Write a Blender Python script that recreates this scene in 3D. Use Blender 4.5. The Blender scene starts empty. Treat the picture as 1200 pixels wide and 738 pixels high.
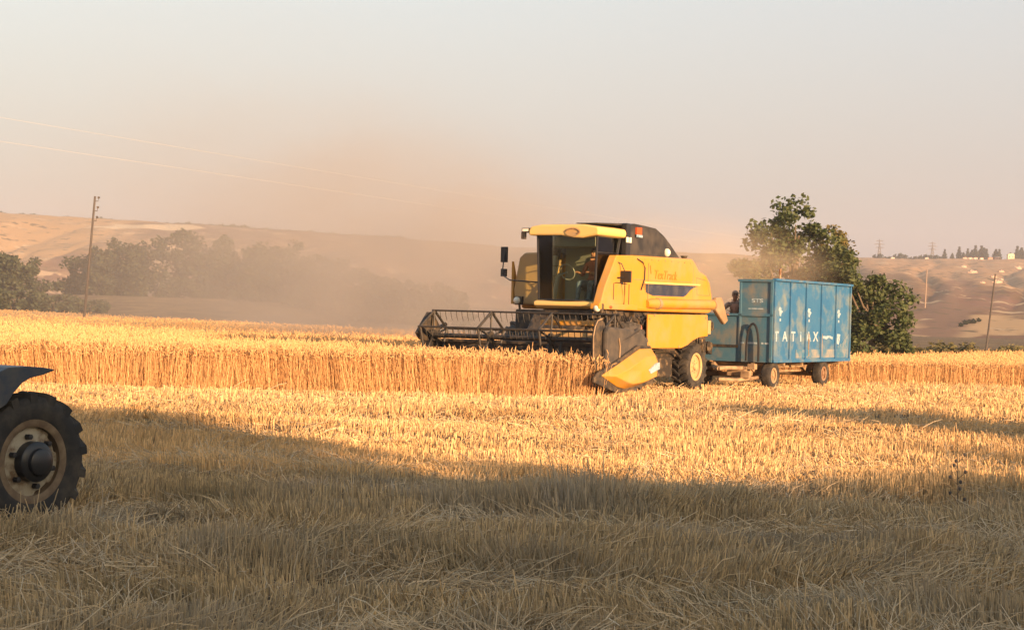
import bpy, bmesh, math, random
import numpy as np
from mathutils import Vector, Matrix

R = math.radians
sc = bpy.context.scene
COL = sc.collection
rng = np.random.default_rng(7)
random.seed(7)

# ------------------------------------------------------------------ camera
EYE = 1.7
cam = bpy.data.cameras.new("camera")
cam.sensor_width = 36.0
cam.lens = 60.9
cam.clip_start = 0.1
cam.clip_end = 6000
cam_ob = bpy.data.objects.new("camera", cam)
COL.objects.link(cam_ob)
cam_ob.location = (0, 0, EYE)
cam_ob.rotation_euler = (Matrix.Rotation(R(90), 3, 'X') @ Matrix.Rotation(R(1.5), 3, 'Z')).to_euler()
sc.camera = cam_ob

# ------------------------------------------------------------------ light
SUN_EL, SUN_AZ = R(10.0), R(143.0)          # azimuth clockwise from +Y: low sun behind the camera, to its right
world = bpy.data.worlds.new("World")
sc.world = world
world.use_nodes = True
wn = world.node_tree
sky = wn.nodes.new('ShaderNodeTexSky')
sky.sky_type = 'NISHITA'
sky.sun_disc = False
sky.sun_elevation = SUN_EL
sky.sun_rotation = SUN_AZ
sky.air_density = 1.3
sky.dust_density = 1.2
sky.ozone_density = 0.6
veil = wn.nodes.new('ShaderNodeMix')          # the clear sky seen through a veil of dusty evening air
veil.data_type = 'RGBA'
wtc = wn.nodes.new('ShaderNodeTexCoord')
wsep = wn.nodes.new('ShaderNodeSeparateXYZ')
wn.links.new(wtc.outputs['Generated'], wsep.inputs[0])
wmr = wn.nodes.new('ShaderNodeMapRange')      # the veil is thickest at the horizon and gone overhead
wmr.interpolation_type = 'SMOOTHSTEP'
wmr.inputs[1].default_value = 0.0; wmr.inputs[2].default_value = 0.5
wmr.inputs[3].default_value = 0.85; wmr.inputs[4].default_value = 0.1
wn.links.new(wsep.outputs[2], wmr.inputs[0])
wn.links.new(wmr.outputs[0], veil.inputs[0])
wcr = wn.nodes.new('ShaderNodeValToRGB')
wcr.color_ramp.elements[0].position = 0.0; wcr.color_ramp.elements[0].color = (1.36, 1.15, 1.38, 1)
wcr.color_ramp.elements[1].position = 0.2; wcr.color_ramp.elements[1].color = (2.12, 1.90, 2.28, 1)
wn.links.new(wsep.outputs[2], wcr.inputs[0])
wn.links.new(wcr.outputs[0], veil.inputs[7])
wn.links.new(sky.outputs[0], veil.inputs[6])
wn.links.new(veil.outputs[2], wn.nodes['Background'].inputs[0])
wn.nodes['Background'].inputs[1].default_value = 0.115

sun = bpy.data.lights.new("sun", 'SUN')
sun.energy = 4.6
sun.angle = R(0.5)
sun.color = (1.0, 0.62, 0.34)
sun_ob = bpy.data.objects.new("sun", sun)
COL.objects.link(sun_ob)
d = Vector((math.sin(SUN_AZ) * math.cos(SUN_EL), math.cos(SUN_AZ) * math.cos(SUN_EL), math.sin(SUN_EL)))
sun_ob.rotation_euler = d.to_track_quat('Z', 'Y').to_euler()
sun_ob.location = (30, -40, 30)

sc.view_settings.view_transform = 'Standard'
sc.view_settings.look = 'None'
sc.view_settings.gamma = 1.0
sc.view_settings.use_curve_mapping = False
sc.view_settings.exposure = 1.3
sc.render.engine = 'CYCLES'
sc.cycles.use_denoising = True
sc.cycles.max_bounces = 6
sc.cycles.diffuse_bounces = 3
sc.cycles.glossy_bounces = 3
sc.cycles.transmission_bounces = 6
sc.cycles.transparent_max_bounces = 12
sc.cycles.volume_bounces = 2
sc.cycles.volume_step_rate = 2.0

# ------------------------------------------------------------------ helpers: materials
def mat(name, col, rough=0.6, metal=0.0, col2=None, nscale=3.0, ndetail=4.0, amount=(0.4, 0.65), stretch=None,
        island=None, bump=0.0, bscale=20.0, spec=0.5, trans=0.0, coords='Object', col3=None, n3scale=0.5):
    m = bpy.data.materials.new(name)
    m.use_nodes = True
    nt = m.node_tree
    b = nt.nodes['Principled BSDF']
    b.inputs['Roughness'].default_value = rough
    b.inputs['Metallic'].default_value = metal
    b.inputs['Specular IOR Level'].default_value = spec
    tc = nt.nodes.new('ShaderNodeTexCoord')
    src = tc.outputs[coords]
    if stretch:
        mp = nt.nodes.new('ShaderNodeMapping')
        mp.inputs['Scale'].default_value = stretch
        nt.links.new(src, mp.inputs[0])
        src = mp.outputs[0]
    out = None
    base = nt.nodes.new('ShaderNodeRGB')
    base.outputs[0].default_value = (*col, 1)
    out = base.outputs[0]

    def mix(a, fac, c):
        x = nt.nodes.new('ShaderNodeMix')
        x.data_type = 'RGBA'
        nt.links.new(fac, x.inputs[0])
        nt.links.new(a, x.inputs[6])
        x.inputs[7].default_value = (*c, 1)
        return x.outputs[2]

    def noise(scale, lo, hi, det=ndetail):
        n = nt.nodes.new('ShaderNodeTexNoise')
        n.inputs['Scale'].default_value = scale
        n.inputs['Detail'].default_value = det
        n.inputs['Roughness'].default_value = 0.62
        nt.links.new(src, n.inputs['Vector'])
        r = nt.nodes.new('ShaderNodeMapRange')
        r.inputs[1].default_value = lo
        r.inputs[2].default_value = hi
        nt.links.new(n.outputs[0], r.inputs[0])
        return r.outputs[0]
    if island is not None:
        g = nt.nodes.new('ShaderNodeNewGeometry')
        out = mix(out, g.outputs['Random Per Island'], island)
    if col2 is not None:
        out = mix(out, noise(nscale, *amount), col2)
    if col3 is not None:
        out = mix(out, noise(n3scale, 0.48, 0.7), col3)
    nt.links.new(out, b.inputs['Base Color'])
    if bump:
        n = nt.nodes.new('ShaderNodeTexNoise')
        n.inputs['Scale'].default_value = bscale
        n.inputs['Detail'].default_value = 5
        nt.links.new(src, n.inputs['Vector'])
        bp = nt.nodes.new('ShaderNodeBump')
        bp.inputs['Strength'].default_value = bump
        bp.inputs['Distance'].default_value = 0.05
        nt.links.new(n.outputs[0], bp.inputs['Height'])
        nt.links.new(bp.outputs[0], b.inputs['Normal'])
    if trans:
        t = nt.nodes.new('ShaderNodeBsdfTranslucent')
        nt.links.new(out, t.inputs[0])
        ms = nt.nodes.new('ShaderNodeMixShader')
        ms.inputs[0].default_value = trans
        nt.links.new(b.outputs[0], ms.inputs[1])
        nt.links.new(t.outputs[0], ms.inputs[2])
        nt.links.new(ms.outputs[0], nt.nodes['Material Output'].inputs[0])
    return m


M = {}
DUST = (0.46, 0.33, 0.17)
M['yellow'] = mat('yellow_paint', (0.58, 0.265, 0.022), 0.42, col2=(0.47, 0.28, 0.11), nscale=1.7, ndetail=8, amount=(0.42, 0.74), bump=0.04, bscale=2.5)
M['yellow_pale'] = mat('pale_yellow_paint', (0.80, 0.54, 0.17), 0.45, col2=(0.70, 0.48, 0.22), nscale=1.5, amount=(0.45, 0.8))
M['yellow_dusty'] = mat('dusty_yellow_paint', (0.56, 0.34, 0.12), 0.6, col2=(0.42, 0.28, 0.15), nscale=2.0, amount=(0.35, 0.75))
M['spout'] = mat('dusty_tan_spout', (0.38, 0.255, 0.14), 0.7, col2=(0.28, 0.185, 0.10), nscale=3)
M['rim_yellow'] = mat('dusty_yellow_rim', (0.52, 0.38, 0.15), 0.6, col2=(0.36, 0.26, 0.14), nscale=5)
M['black'] = mat('black_tarp', (0.022, 0.022, 0.024), 0.6, col2=(0.07, 0.06, 0.05), nscale=2)
M['black_gloss'] = mat('black_plastic', (0.02, 0.02, 0.022), 0.35)
M['dark'] = mat('dirty_dark_metal', (0.035, 0.032, 0.03), 0.6, 0.2, col2=(0.14, 0.10, 0.06), nscale=6)
M['reel'] = mat('dark_reel_metal', (0.035, 0.033, 0.030), 0.55, 0.2, col2=(0.07, 0.055, 0.04), nscale=9)
M['machinery'] = mat('greasy_machinery', (0.05, 0.04, 0.03), 0.6, 0.3, col2=(0.28, 0.19, 0.10), nscale=7, amount=(0.5, 0.7))
M['rubber'] = mat('dusty_rubber', (0.022, 0.020, 0.019), 0.85, col2=(0.085, 0.068, 0.048), nscale=5, amount=(0.38, 0.75))
M['rubber_grey'] = mat('grey_dusty_rubber', (0.045, 0.042, 0.04), 0.8, col2=(0.12, 0.095, 0.07), nscale=4, amount=(0.35, 0.8))
M['navy'] = mat('navy_grille', (0.035, 0.045, 0.085), 0.45, col2=(0.10, 0.10, 0.12), nscale=3)
M['red_text'] = mat('faded_red_lettering', (0.58, 0.19, 0.02), 0.5)
M['grey_paint'] = mat('grey_paint', (0.36, 0.36, 0.34), 0.5)
M['lens'] = mat('lamp_lens', (0.85, 0.80, 0.66), 0.15, spec=0.8)
M['orange'] = mat('orange_plastic', (0.55, 0.09, 0.02), 0.4)
M['white'] = mat('worn_white_paint', (0.40, 0.48, 0.51), 0.6, col2=(0.09, 0.21, 0.30), nscale=11, amount=(0.45, 0.72))
M['blue'] = mat('faded_blue_paint', (0.022, 0.125, 0.27), 0.55, col2=(0.04, 0.15, 0.28), nscale=1.6, col3=(0.16, 0.21, 0.22), n3scale=2.2, amount=(0.35, 0.7), bump=0.05, bscale=3)
M['blue_dull'] = mat('dull_blue_paint', (0.040, 0.14, 0.22), 0.6, col2=(0.10, 0.17, 0.20), nscale=1.6, amount=(0.35, 0.7), col3=(0.20, 0.19, 0.16), n3scale=2.5)
M['rusty_blue'] = mat('scuffed_blue_paint', (0.05, 0.16, 0.26), 0.6, col2=(0.27, 0.26, 0.23), nscale=3.0, ndetail=7, amount=(0.40, 0.62))
M['rust'] = mat('rusty_steel', (0.20, 0.10, 0.05), 0.8, col2=(0.36, 0.24, 0.14), nscale=6)
M['tan_metal'] = mat('dusty_tan_steel', (0.40, 0.27, 0.15), 0.7, col2=(0.18, 0.11, 0.06), nscale=5)
M['cream'] = mat('chipped_cream_paint', (0.36, 0.31, 0.22), 0.6, col2=(0.16, 0.10, 0.055), nscale=7, amount=(0.44, 0.6))
M['rim_brown'] = mat('brown_rusty_rim', (0.13, 0.085, 0.048), 0.7, col2=(0.22, 0.155, 0.09), nscale=8)
M['fender'] = mat('worn_blue_grey_paint', (0.030, 0.042, 0.065), 0.5, col2=(0.075, 0.072, 0.068), nscale=6)
M['wood'] = mat('weathered_wood', (0.07, 0.056, 0.048), 0.85, col2=(0.12, 0.10, 0.085), nscale=4, stretch=(6, 6, 0.4))
M['pale_concrete'] = mat('pale_concrete', (0.34, 0.24, 0.17), 0.8)
M['pylon'] = mat('galvanised_steel', (0.25, 0.24, 0.25), 0.6, 0.5)
M['cable'] = mat('bare_aluminium_cable', (0.46, 0.44, 0.42), 0.55, 0.0)
M['glass'] = None
M['skin'] = mat('skin', (0.42, 0.20, 0.12), 0.6)
M['shirt_red'] = mat('brick_red_shirt', (0.36, 0.12, 0.07), 0.8, col2=(0.25, 0.08, 0.05), nscale=6)
M['jeans'] = mat('blue_jeans', (0.10, 0.15, 0.25), 0.85, col2=(0.2, 0.27, 0.38), nscale=8)
M['shirt_brown'] = mat('dusty_brown_shirt', (0.20, 0.12, 0.08), 0.85, col2=(0.36, 0.24, 0.17), nscale=7)
M['trousers'] = mat('grey_trousers', (0.13, 0.11, 0.10), 0.85)
M['hair'] = mat('dark_hair', (0.03, 0.02, 0.015), 0.7)
M['cap'] = mat('faded_cap', (0.34, 0.22, 0.15), 0.85)

g = bpy.data.materials.new('tinted_glass')
g.use_nodes = True
nt = g.node_tree
for n in list(nt.nodes):
    if n.type != 'OUTPUT_MATERIAL':
        nt.nodes.remove(n)
tr = nt.nodes.new('ShaderNodeBsdfTransparent'); tr.inputs[0].default_value = (0.90, 0.93, 0.84, 1)
gl = nt.nodes.new('ShaderNodeBsdfGlossy'); gl.inputs['Roughness'].default_value = 0.04
fr = nt.nodes.new('ShaderNodeFresnel'); fr.inputs[0].default_value = 1.5
ms = nt.nodes.new('ShaderNodeMixShader')
nt.links.new(fr.outputs[0], ms.inputs[0]); nt.links.new(tr.outputs[0], ms.inputs[1]); nt.links.new(gl.outputs[0], ms.inputs[2])
nt.links.new(ms.outputs[0], nt.nodes['Material Output'].inputs[0])
M['glass'] = g

# ------------------------------------------------------------------ helpers: objects and meshes
def link(o, parent=None):
    COL.objects.link(o)
    if parent is not None:
        o.parent = parent
    return o

def tag(o, label=None, cat=None, group=None, kind=None):
    if label: o['label'] = label
    if cat: o['category'] = cat
    if group: o['group'] = group
    if kind: o['kind'] = kind
    return o

def thing(name, label, cat, loc=(0, 0, 0), rot=(0, 0, 0), group=None):
    o = bpy.data.objects.new(name, None)
    o.empty_display_size = 0.3
    o.location = loc
    o.rotation_euler = rot
    COL.objects.link(o)
    return tag(o, label, cat, group)

class MB:
    """collects shapes, then links them as one mesh object"""
    def __init__(self):
        self.v = []; self.f = []; self.mi = []
    def add(self, vs, fs, mi=0):
        o = len(self.v)
        self.v += [tuple(p) for p in vs]
        self.f += [tuple(i + o for i in f) for f in fs]
        self.mi += [mi] * len(fs)
        return self
    def box(self, c, s, rot=None, mi=0):
        x, y, z = s[0] / 2, s[1] / 2, s[2] / 2
        vs = [Vector((sx * x, sy * y, sz * z)) for sx in (-1, 1) for sy in (-1, 1) for sz in (-1, 1)]
        if rot is not None:
            m = Matrix.Rotation(rot[2], 3, 'Z') @ Matrix.Rotation(rot[1], 3, 'Y') @ Matrix.Rotation(rot[0], 3, 'X')
            vs = [m @ p for p in vs]
        vs = [p + Vector(c) for p in vs]
        return self.add(vs, [(0, 1, 3, 2), (4, 6, 7, 5), (0, 4, 5, 1), (2, 3, 7, 6), (0, 2, 6, 4), (1, 5, 7, 3)], mi)
    def prism(self, poly, a, b, plane='xz', mi=0):
        """polygon in a plane, extruded along the third axis from a to b"""
        def P(u, v, w):
            return {'xz': (u, w, v), 'xy': (u, v, w), 'yz': (w, u, v)}[plane]
        n = len(poly)
        vs = [P(u, v, a) for u, v in poly] + [P(u, v, b) for u, v in poly]
        fs = [tuple(range(n))[::-1], tuple(range(n, 2 * n))]
        fs += [(i, (i + 1) % n, n + (i + 1) % n, n + i) for i in range(n)]
        return self.add(vs, fs, mi)
    def tube(self, pts, r, n=8, mi=0, caps=True):
        pts = [Vector(p) for p in pts]
        rs = r if isinstance(r, (list, tuple)) else [r] * len(pts)
        vs = []; ref = None
        for i, p in enumerate(pts):
            t = (pts[min(i + 1, len(pts) - 1)] - pts[max(i - 1, 0)]).normalized()
            if ref is None or abs(ref.dot(t)) > 0.95:
                ref = Vector((0, 0, 1)) if abs(t.z) < 0.9 else Vector((1, 0, 0))
            a = t.cross(ref).normalized(); bb = t.cross(a).normalized()
            for k in range(n):
                w = 2 * math.pi * k / n
                vs.append(p + (a * math.cos(w) + bb * math.sin(w)) * rs[i])
        fs = []
        for i in range(len(pts) - 1):
            for k in range(n):
                k2 = (k + 1) % n
                fs.append((i * n + k, i * n + k2, (i + 1) * n + k2, (i + 1) * n + k))
        if caps:
            fs.append(tuple(range(n))[::-1]); fs.append(tuple((len(pts) - 1) * n + k for k in range(n)))
        return self.add(vs, fs, mi)
    def lathe(self, prof, c, n=32, mi=0, closed=False):
        """profile of (radius, offset along local y), turned about an axis parallel to y through c"""
        vs = []; fs = []
        m = len(prof)
        for k in range(n):
            w = 2 * math.pi * k / n
            for r, y in prof:
                vs.append((c[0] + r * math.cos(w), c[1] + y, c[2] + r * math.sin(w)))
        for k in range(n):
            k2 = (k + 1) % n
            for j in range(m if closed else m - 1):
                j2 = (j + 1) % m
                fs.append((k * m + j, k * m + j2, k2 * m + j2, k2 * m + j))
        return self.add(vs, fs, mi)
    def ball(self, c, r, n=10, mi=0):
        vs = []; fs = []
        r = r if isinstance(r, (tuple, list)) else (r, r, r)
        for i in range(n + 1):
            th = math.pi * i / n
            for k in range(2 * n):
                ph = math.pi * k / n
                vs.append((c[0] + r[0] * math.sin(th) * math.cos(ph), c[1] + r[1] * math.sin(th) * math.sin(ph), c[2] + r[2] * math.cos(th)))
        for i in range(n):
            for k in range(2 * n):
                k2 = (k + 1) % (2 * n)
                fs.append((i * 2 * n + k, (i + 1) * 2 * n + k, (i + 1) * 2 * n + k2, i * 2 * n + k2))
        return self.add(vs, fs, mi)
    def build(self, name, mats, parent=None, bevel=0.0, smooth=False, loc=None, rot=None):
        me = bpy.data.meshes.new(name)
        me.from_pydata(self.v, [], self.f)
        mats = mats if isinstance(mats, (list, tuple)) else [mats]
        for m in mats:
            me.materials.append(m)
        me.polygons.foreach_set('material_index', self.mi)
        bm = bmesh.new(); bm.from_mesh(me)
        bmesh.ops.remove_doubles(bm, verts=bm.verts, dist=1e-5)
        bmesh.ops.recalc_face_normals(bm, faces=bm.faces)
        bm.to_mesh(me); bm.free()
        o = bpy.data.objects.new(name, me)
        if loc: o.location = loc
        if rot: o.rotation_euler = rot
        link(o, parent)
        if bevel:
            md = o.modifiers.new('bevel', 'BEVEL'); md.width = bevel; md.segments = 2; md.limit_method = 'ANGLE'; md.angle_limit = R(35)
        if smooth:
            me.polygons.foreach_set('use_smooth', [True] * len(me.polygons))
            me.set_sharp_from_angle(angle=R(38))
        return o

def fast_mesh(name, V, F, material, parent=None, smooth=False):
    """V (n,3), F (m,k) numpy arrays"""
    me = bpy.data.meshes.new(name)
    k = F.shape[1]
    me.vertices.add(len(V)); me.vertices.foreach_set('co', V.astype(np.float32).ravel())
    me.loops.add(F.size); me.loops.foreach_set('vertex_index', F.astype(np.int32).ravel())
    me.polygons.add(len(F))
    me.polygons.foreach_set('loop_start', np.arange(0, F.size, k, dtype=np.int32))
    me.polygons.foreach_set('use_smooth', np.full(len(F), smooth))
    me.update(calc_edges=True)
    me.materials.append(material)
    o = bpy.data.objects.new(name, me)
    return link(o, parent)

def strands(rings, radii, n=3):
    """many thin tapering stalks: rings is a list of (N,3) points, radii a list of (N,) radii"""
    N = len(rings[0]); K = len(rings)
    t = rings[-1] - rings[0]
    t /= np.linalg.norm(t, axis=1, keepdims=True) + 1e-9
    ref = np.where(np.abs(t[:, 2:3]) > 0.8, np.array([[1.0, 0, 0]]), np.array([[0, 0, 1.0]]))
    a = np.cross(t, ref); a /= np.linalg.norm(a, axis=1, keepdims=True)
    b = np.cross(t, a)
    ph0 = rng.random(N) * 6.28
    V = np.zeros((N, K, n, 3))
    for i in range(K):
        for k in range(n):
            ph = ph0 + 2 * math.pi * k / n
            V[:, i, k] = rings[i] + radii[i][:, None] * (a * np.cos(ph)[:, None] + b * np.sin(ph)[:, None])
    base = (np.arange(N) * K * n)[:, None]
    F = []
    for i in range(K - 1):
        for k in range(n):
            k2 = (k + 1) % n
            F.append(base + np.array([[i * n + k, i * n + k2, (i + 1) * n + k2, (i + 1) * n + k]]))
    return V.reshape(-1, 3), np.concatenate(F, 0)

_lat = np.random.default_rng(3).random((256, 256))
def vnoise(x, y):
    x = np.asarray(x, float); y = np.asarray(y, float)
    xi = np.floor(x).astype(int); yi = np.floor(y).astype(int)
    fx = x - xi; fy = y - yi
    fx = fx * fx * (3 - 2 * fx); fy = fy * fy * (3 - 2 * fy)
    g_ = lambda i, j: _lat[i & 255, j & 255]
    return (g_(xi, yi) * (1 - fx) + g_(xi + 1, yi) * fx) * (1 - fy) + (g_(xi, yi + 1) * (1 - fx) + g_(xi + 1, yi + 1) * fx) * fy
def fnoise(x, y, o=4):
    s = 0; a = 1; t = 0
    for i in range(o):
        s = s + a * vnoise(x * 2 ** i + 17.3 * i, y * 2 ** i + 5.1 * i); t += a; a *= 0.5
    return s / t
def sstep(e0, e1, x):
    t = np.clip((x - e0) / (e1 - e0), 0, 1)
    return t * t * (3 - 2 * t)

def in_poly(x, y, poly):
    r = np.zeros(len(x), bool); n = len(poly)
    for i in range(n):
        x0, y0 = poly[i]; x1, y1 = poly[(i + 1) % n]
        c = ((y0 > y) != (y1 > y))
        with np.errstate(divide='ignore', invalid='ignore'):
            xx = (x1 - x0) * (y - y0) / (y1 - y0 + 1e-12) + x0
        r ^= c & (x < xx)
    return r

# ------------------------------------------------------------------ ground
def ground_z(x, y):
    """the field: almost flat, low wheel ruts and straw-covered ridges, rising gently towards the hills at far left"""
    x = np.asarray(x, float); y = np.asarray(y, float)
    near = sstep(70, 40, y) * sstep(-4, 4, y)
    z = (fnoise(x * 0.22, y * 0.45, 3) - 0.5) * 0.16 * near
    w = 0.8 * (vnoise(x * 0.15 + 9, y * 0.05) - 0.5)
    for c, s, amp, wd in ((27.6, 0.05, 0.17, 0.5), (23.4, -0.10, 0.16, 0.42), (25.6, 0.16, 0.15, 0.4), (31.2, 0.02, 0.10, 0.6), (16.6, 0.07, 0.08, 0.5), (13.2, 0.02, 0.07, 0.4)):
        q = (y - c - s * x - w * 1.5) / wd
        z = z + amp * np.exp(-q * q) * near * (0.25 + 1.1 * vnoise(x * 0.35 + c, y * 0.1))
    # under the machines the field is level
    d1 = np.hypot(x - 3.5, (y - 42) * 0.8)
    z = z * sstep(3.5, 9.0, d1)
    z = z - 0.05 * near * sstep(3.5, 9.0, d1)
    rise = sstep(222, 276, y) * 3.1 * sstep(-12, -36, x)
    return z + rise

xs = np.concatenate([np.linspace(-700, -60, 33)[:-1], np.linspace(-60, -16, 45)[:-1], np.linspace(-16, 18, 210)[:-1], np.linspace(18, 60, 43)[:-1], np.linspace(60, 700, 33)])
ys = np.concatenate([np.linspace(-110, 4, 24)[:-1], np.linspace(4, 50, 330)[:-1], np.linspace(50, 90, 60)[:-1], np.linspace(90, 400, 63)[:-1], np.linspace(400, 1500, 40)])
GX, GY = np.meshgrid(xs, ys)
GZ = ground_z(GX, GY)
nx, ny = len(xs), len(ys)
idx = np.arange(nx * ny).reshape(ny, nx)
F = np.stack([idx[:-1, :-1], idx[:-1, 1:], idx[1:, 1:], idx[1:, :-1]], -1).reshape(-1, 4)
m_ground = mat('straw_littered_soil', (0.20, 0.13, 0.068), 0.9, col2=(0.07, 0.05, 0.032), nscale=2.2, ndetail=8, amount=(0.42, 0.7), stretch=(1, 2.2, 1), col3=(0.42, 0.29, 0.13), n3scale=0.25, bump=0.6, bscale=14, spec=0.2)
gr = fast_mesh('ground', np.stack([GX, GY, GZ], -1).reshape(-1, 3), F, m_ground, smooth=True)
tag(gr, 'stubble field soil littered with straw', kind='structure')

# ------------------------------------------------------------------ hills (one long ridge across the far end of the plain)
def ridge_h(X):
    """height of the ridge crest above the plain at 1150 m, from left to right"""
    kx = [-900, -420, -342, -200, -90, 0, 120, 240, 300, 350, 420, 900]
    kz = [66, 63, 60.5, 56, 52, 47, 46, 45, 46.5, 47.5, 47.5, 52]
    return np.interp(X, kx, kz)
hx = np.linspace(-720, 720, 520); hy = np.concatenate([np.linspace(225, 640, 150)[:-1], np.linspace(640, 1420, 150)])
HX, HY = np.meshgrid(hx, hy)
gul = np.abs(fnoise(HX / 75.0, HY / 240.0 + 3, 4) - 0.5) * 2
bl = sstep(0.15, 0.205, HX / HY)             # towards the right the slope comes nearer and becomes an even bluff
prof = sstep(680, 1130, HY) ** 0.9 * (1 - bl) + bl * np.clip((HY - 232) / 868, 0, 1) ** 1.12
spur = (fnoise(HX / 120.0 + 31, HY / 200.0, 3) - 0.5)
HZ = ridge_h(HX) * np.clip(prof + (spur * 0.55 - (0.35 - gul).clip(0, 1) * 0.55) * (1 - 0.92 * bl) * np.sin(np.pi * np.clip(prof, 0, 1)), 0, 1.0) + (fnoise(HX / 20, HY / 20, 3) - 0.5) * 2.0 * prof - 1.5
# gullies cutting down the right-hand slope
near_ = np.clip((HY - 232) / 260, 0, 1)
for a_, w_, d_ in ((0.2385, 0.0028, 1.5), (0.2900, 0.0032, 1.5), (0.258, 0.004, 0.6), (0.222, 0.003, 0.5)):
    q_ = (HX / HY - a_ - 0.006 * np.sin(HY / 70.0)) / w_
    HZ = HZ - bl * d_ * near_ * np.exp(-q_ * q_) * np.sin(np.pi * np.clip(prof, 0, 1)) ** 0.5
HZ = HZ + bl * near_ * ((fnoise(HX / HY * 420, HY / 160.0 + 3, 4) - 0.5) * 1.7 + (fnoise(HX / 12.0 + 9, HY / 30.0, 4) - 0.5) * 0.9) * (prof < 0.999)
idx = np.arange(HX.size).reshape(HX.shape)
F = np.stack([idx[:-1, :-1], idx[:-1, 1:], idx[1:, 1:], idx[1:, :-1]], -1).reshape(-1, 4)

_hxs, _hys = hx, hy
def hill_z(x, y):
    i = int(np.clip(np.searchsorted(_hxs, x) - 1, 0, len(_hxs) - 2)); j = int(np.clip(np.searchsorted(_hys, y) - 1, 0, len(_hys) - 2))
    fx = (x - _hxs[i]) / (_hxs[i + 1] - _hxs[i]); fy = (y - _hys[j]) / (_hys[j + 1] - _hys[j])
    return float((HZ[j, i] * (1 - fx) + HZ[j, i + 1] * fx) * (1 - fy) + (HZ[j + 1, i] * (1 - fx) + HZ[j + 1, i + 1] * fx) * fy)
def px_dir(px, py):
    a = R(1.5); F_ = cam.lens / 36.0 * 1200
    dx, dy = px - 600, py - 369
    return (dx * math.cos(a) + dy * math.sin(a)) / F_, (dx * math.sin(a) - dy * math.cos(a)) / F_
def on_hill(px, py):
    """the spot on the far slope seen in that direction from the photographer's place"""
    u, w = px_dir(px, py)
    for y in np.arange(236, 1400, 3.0):
        if EYE + w * y <= hill_z(u * y, y): return (u * y, y, hill_z(u * y, y))
    return (u * 1150, 1150, hill_z(u * 1150, 1150))

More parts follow.
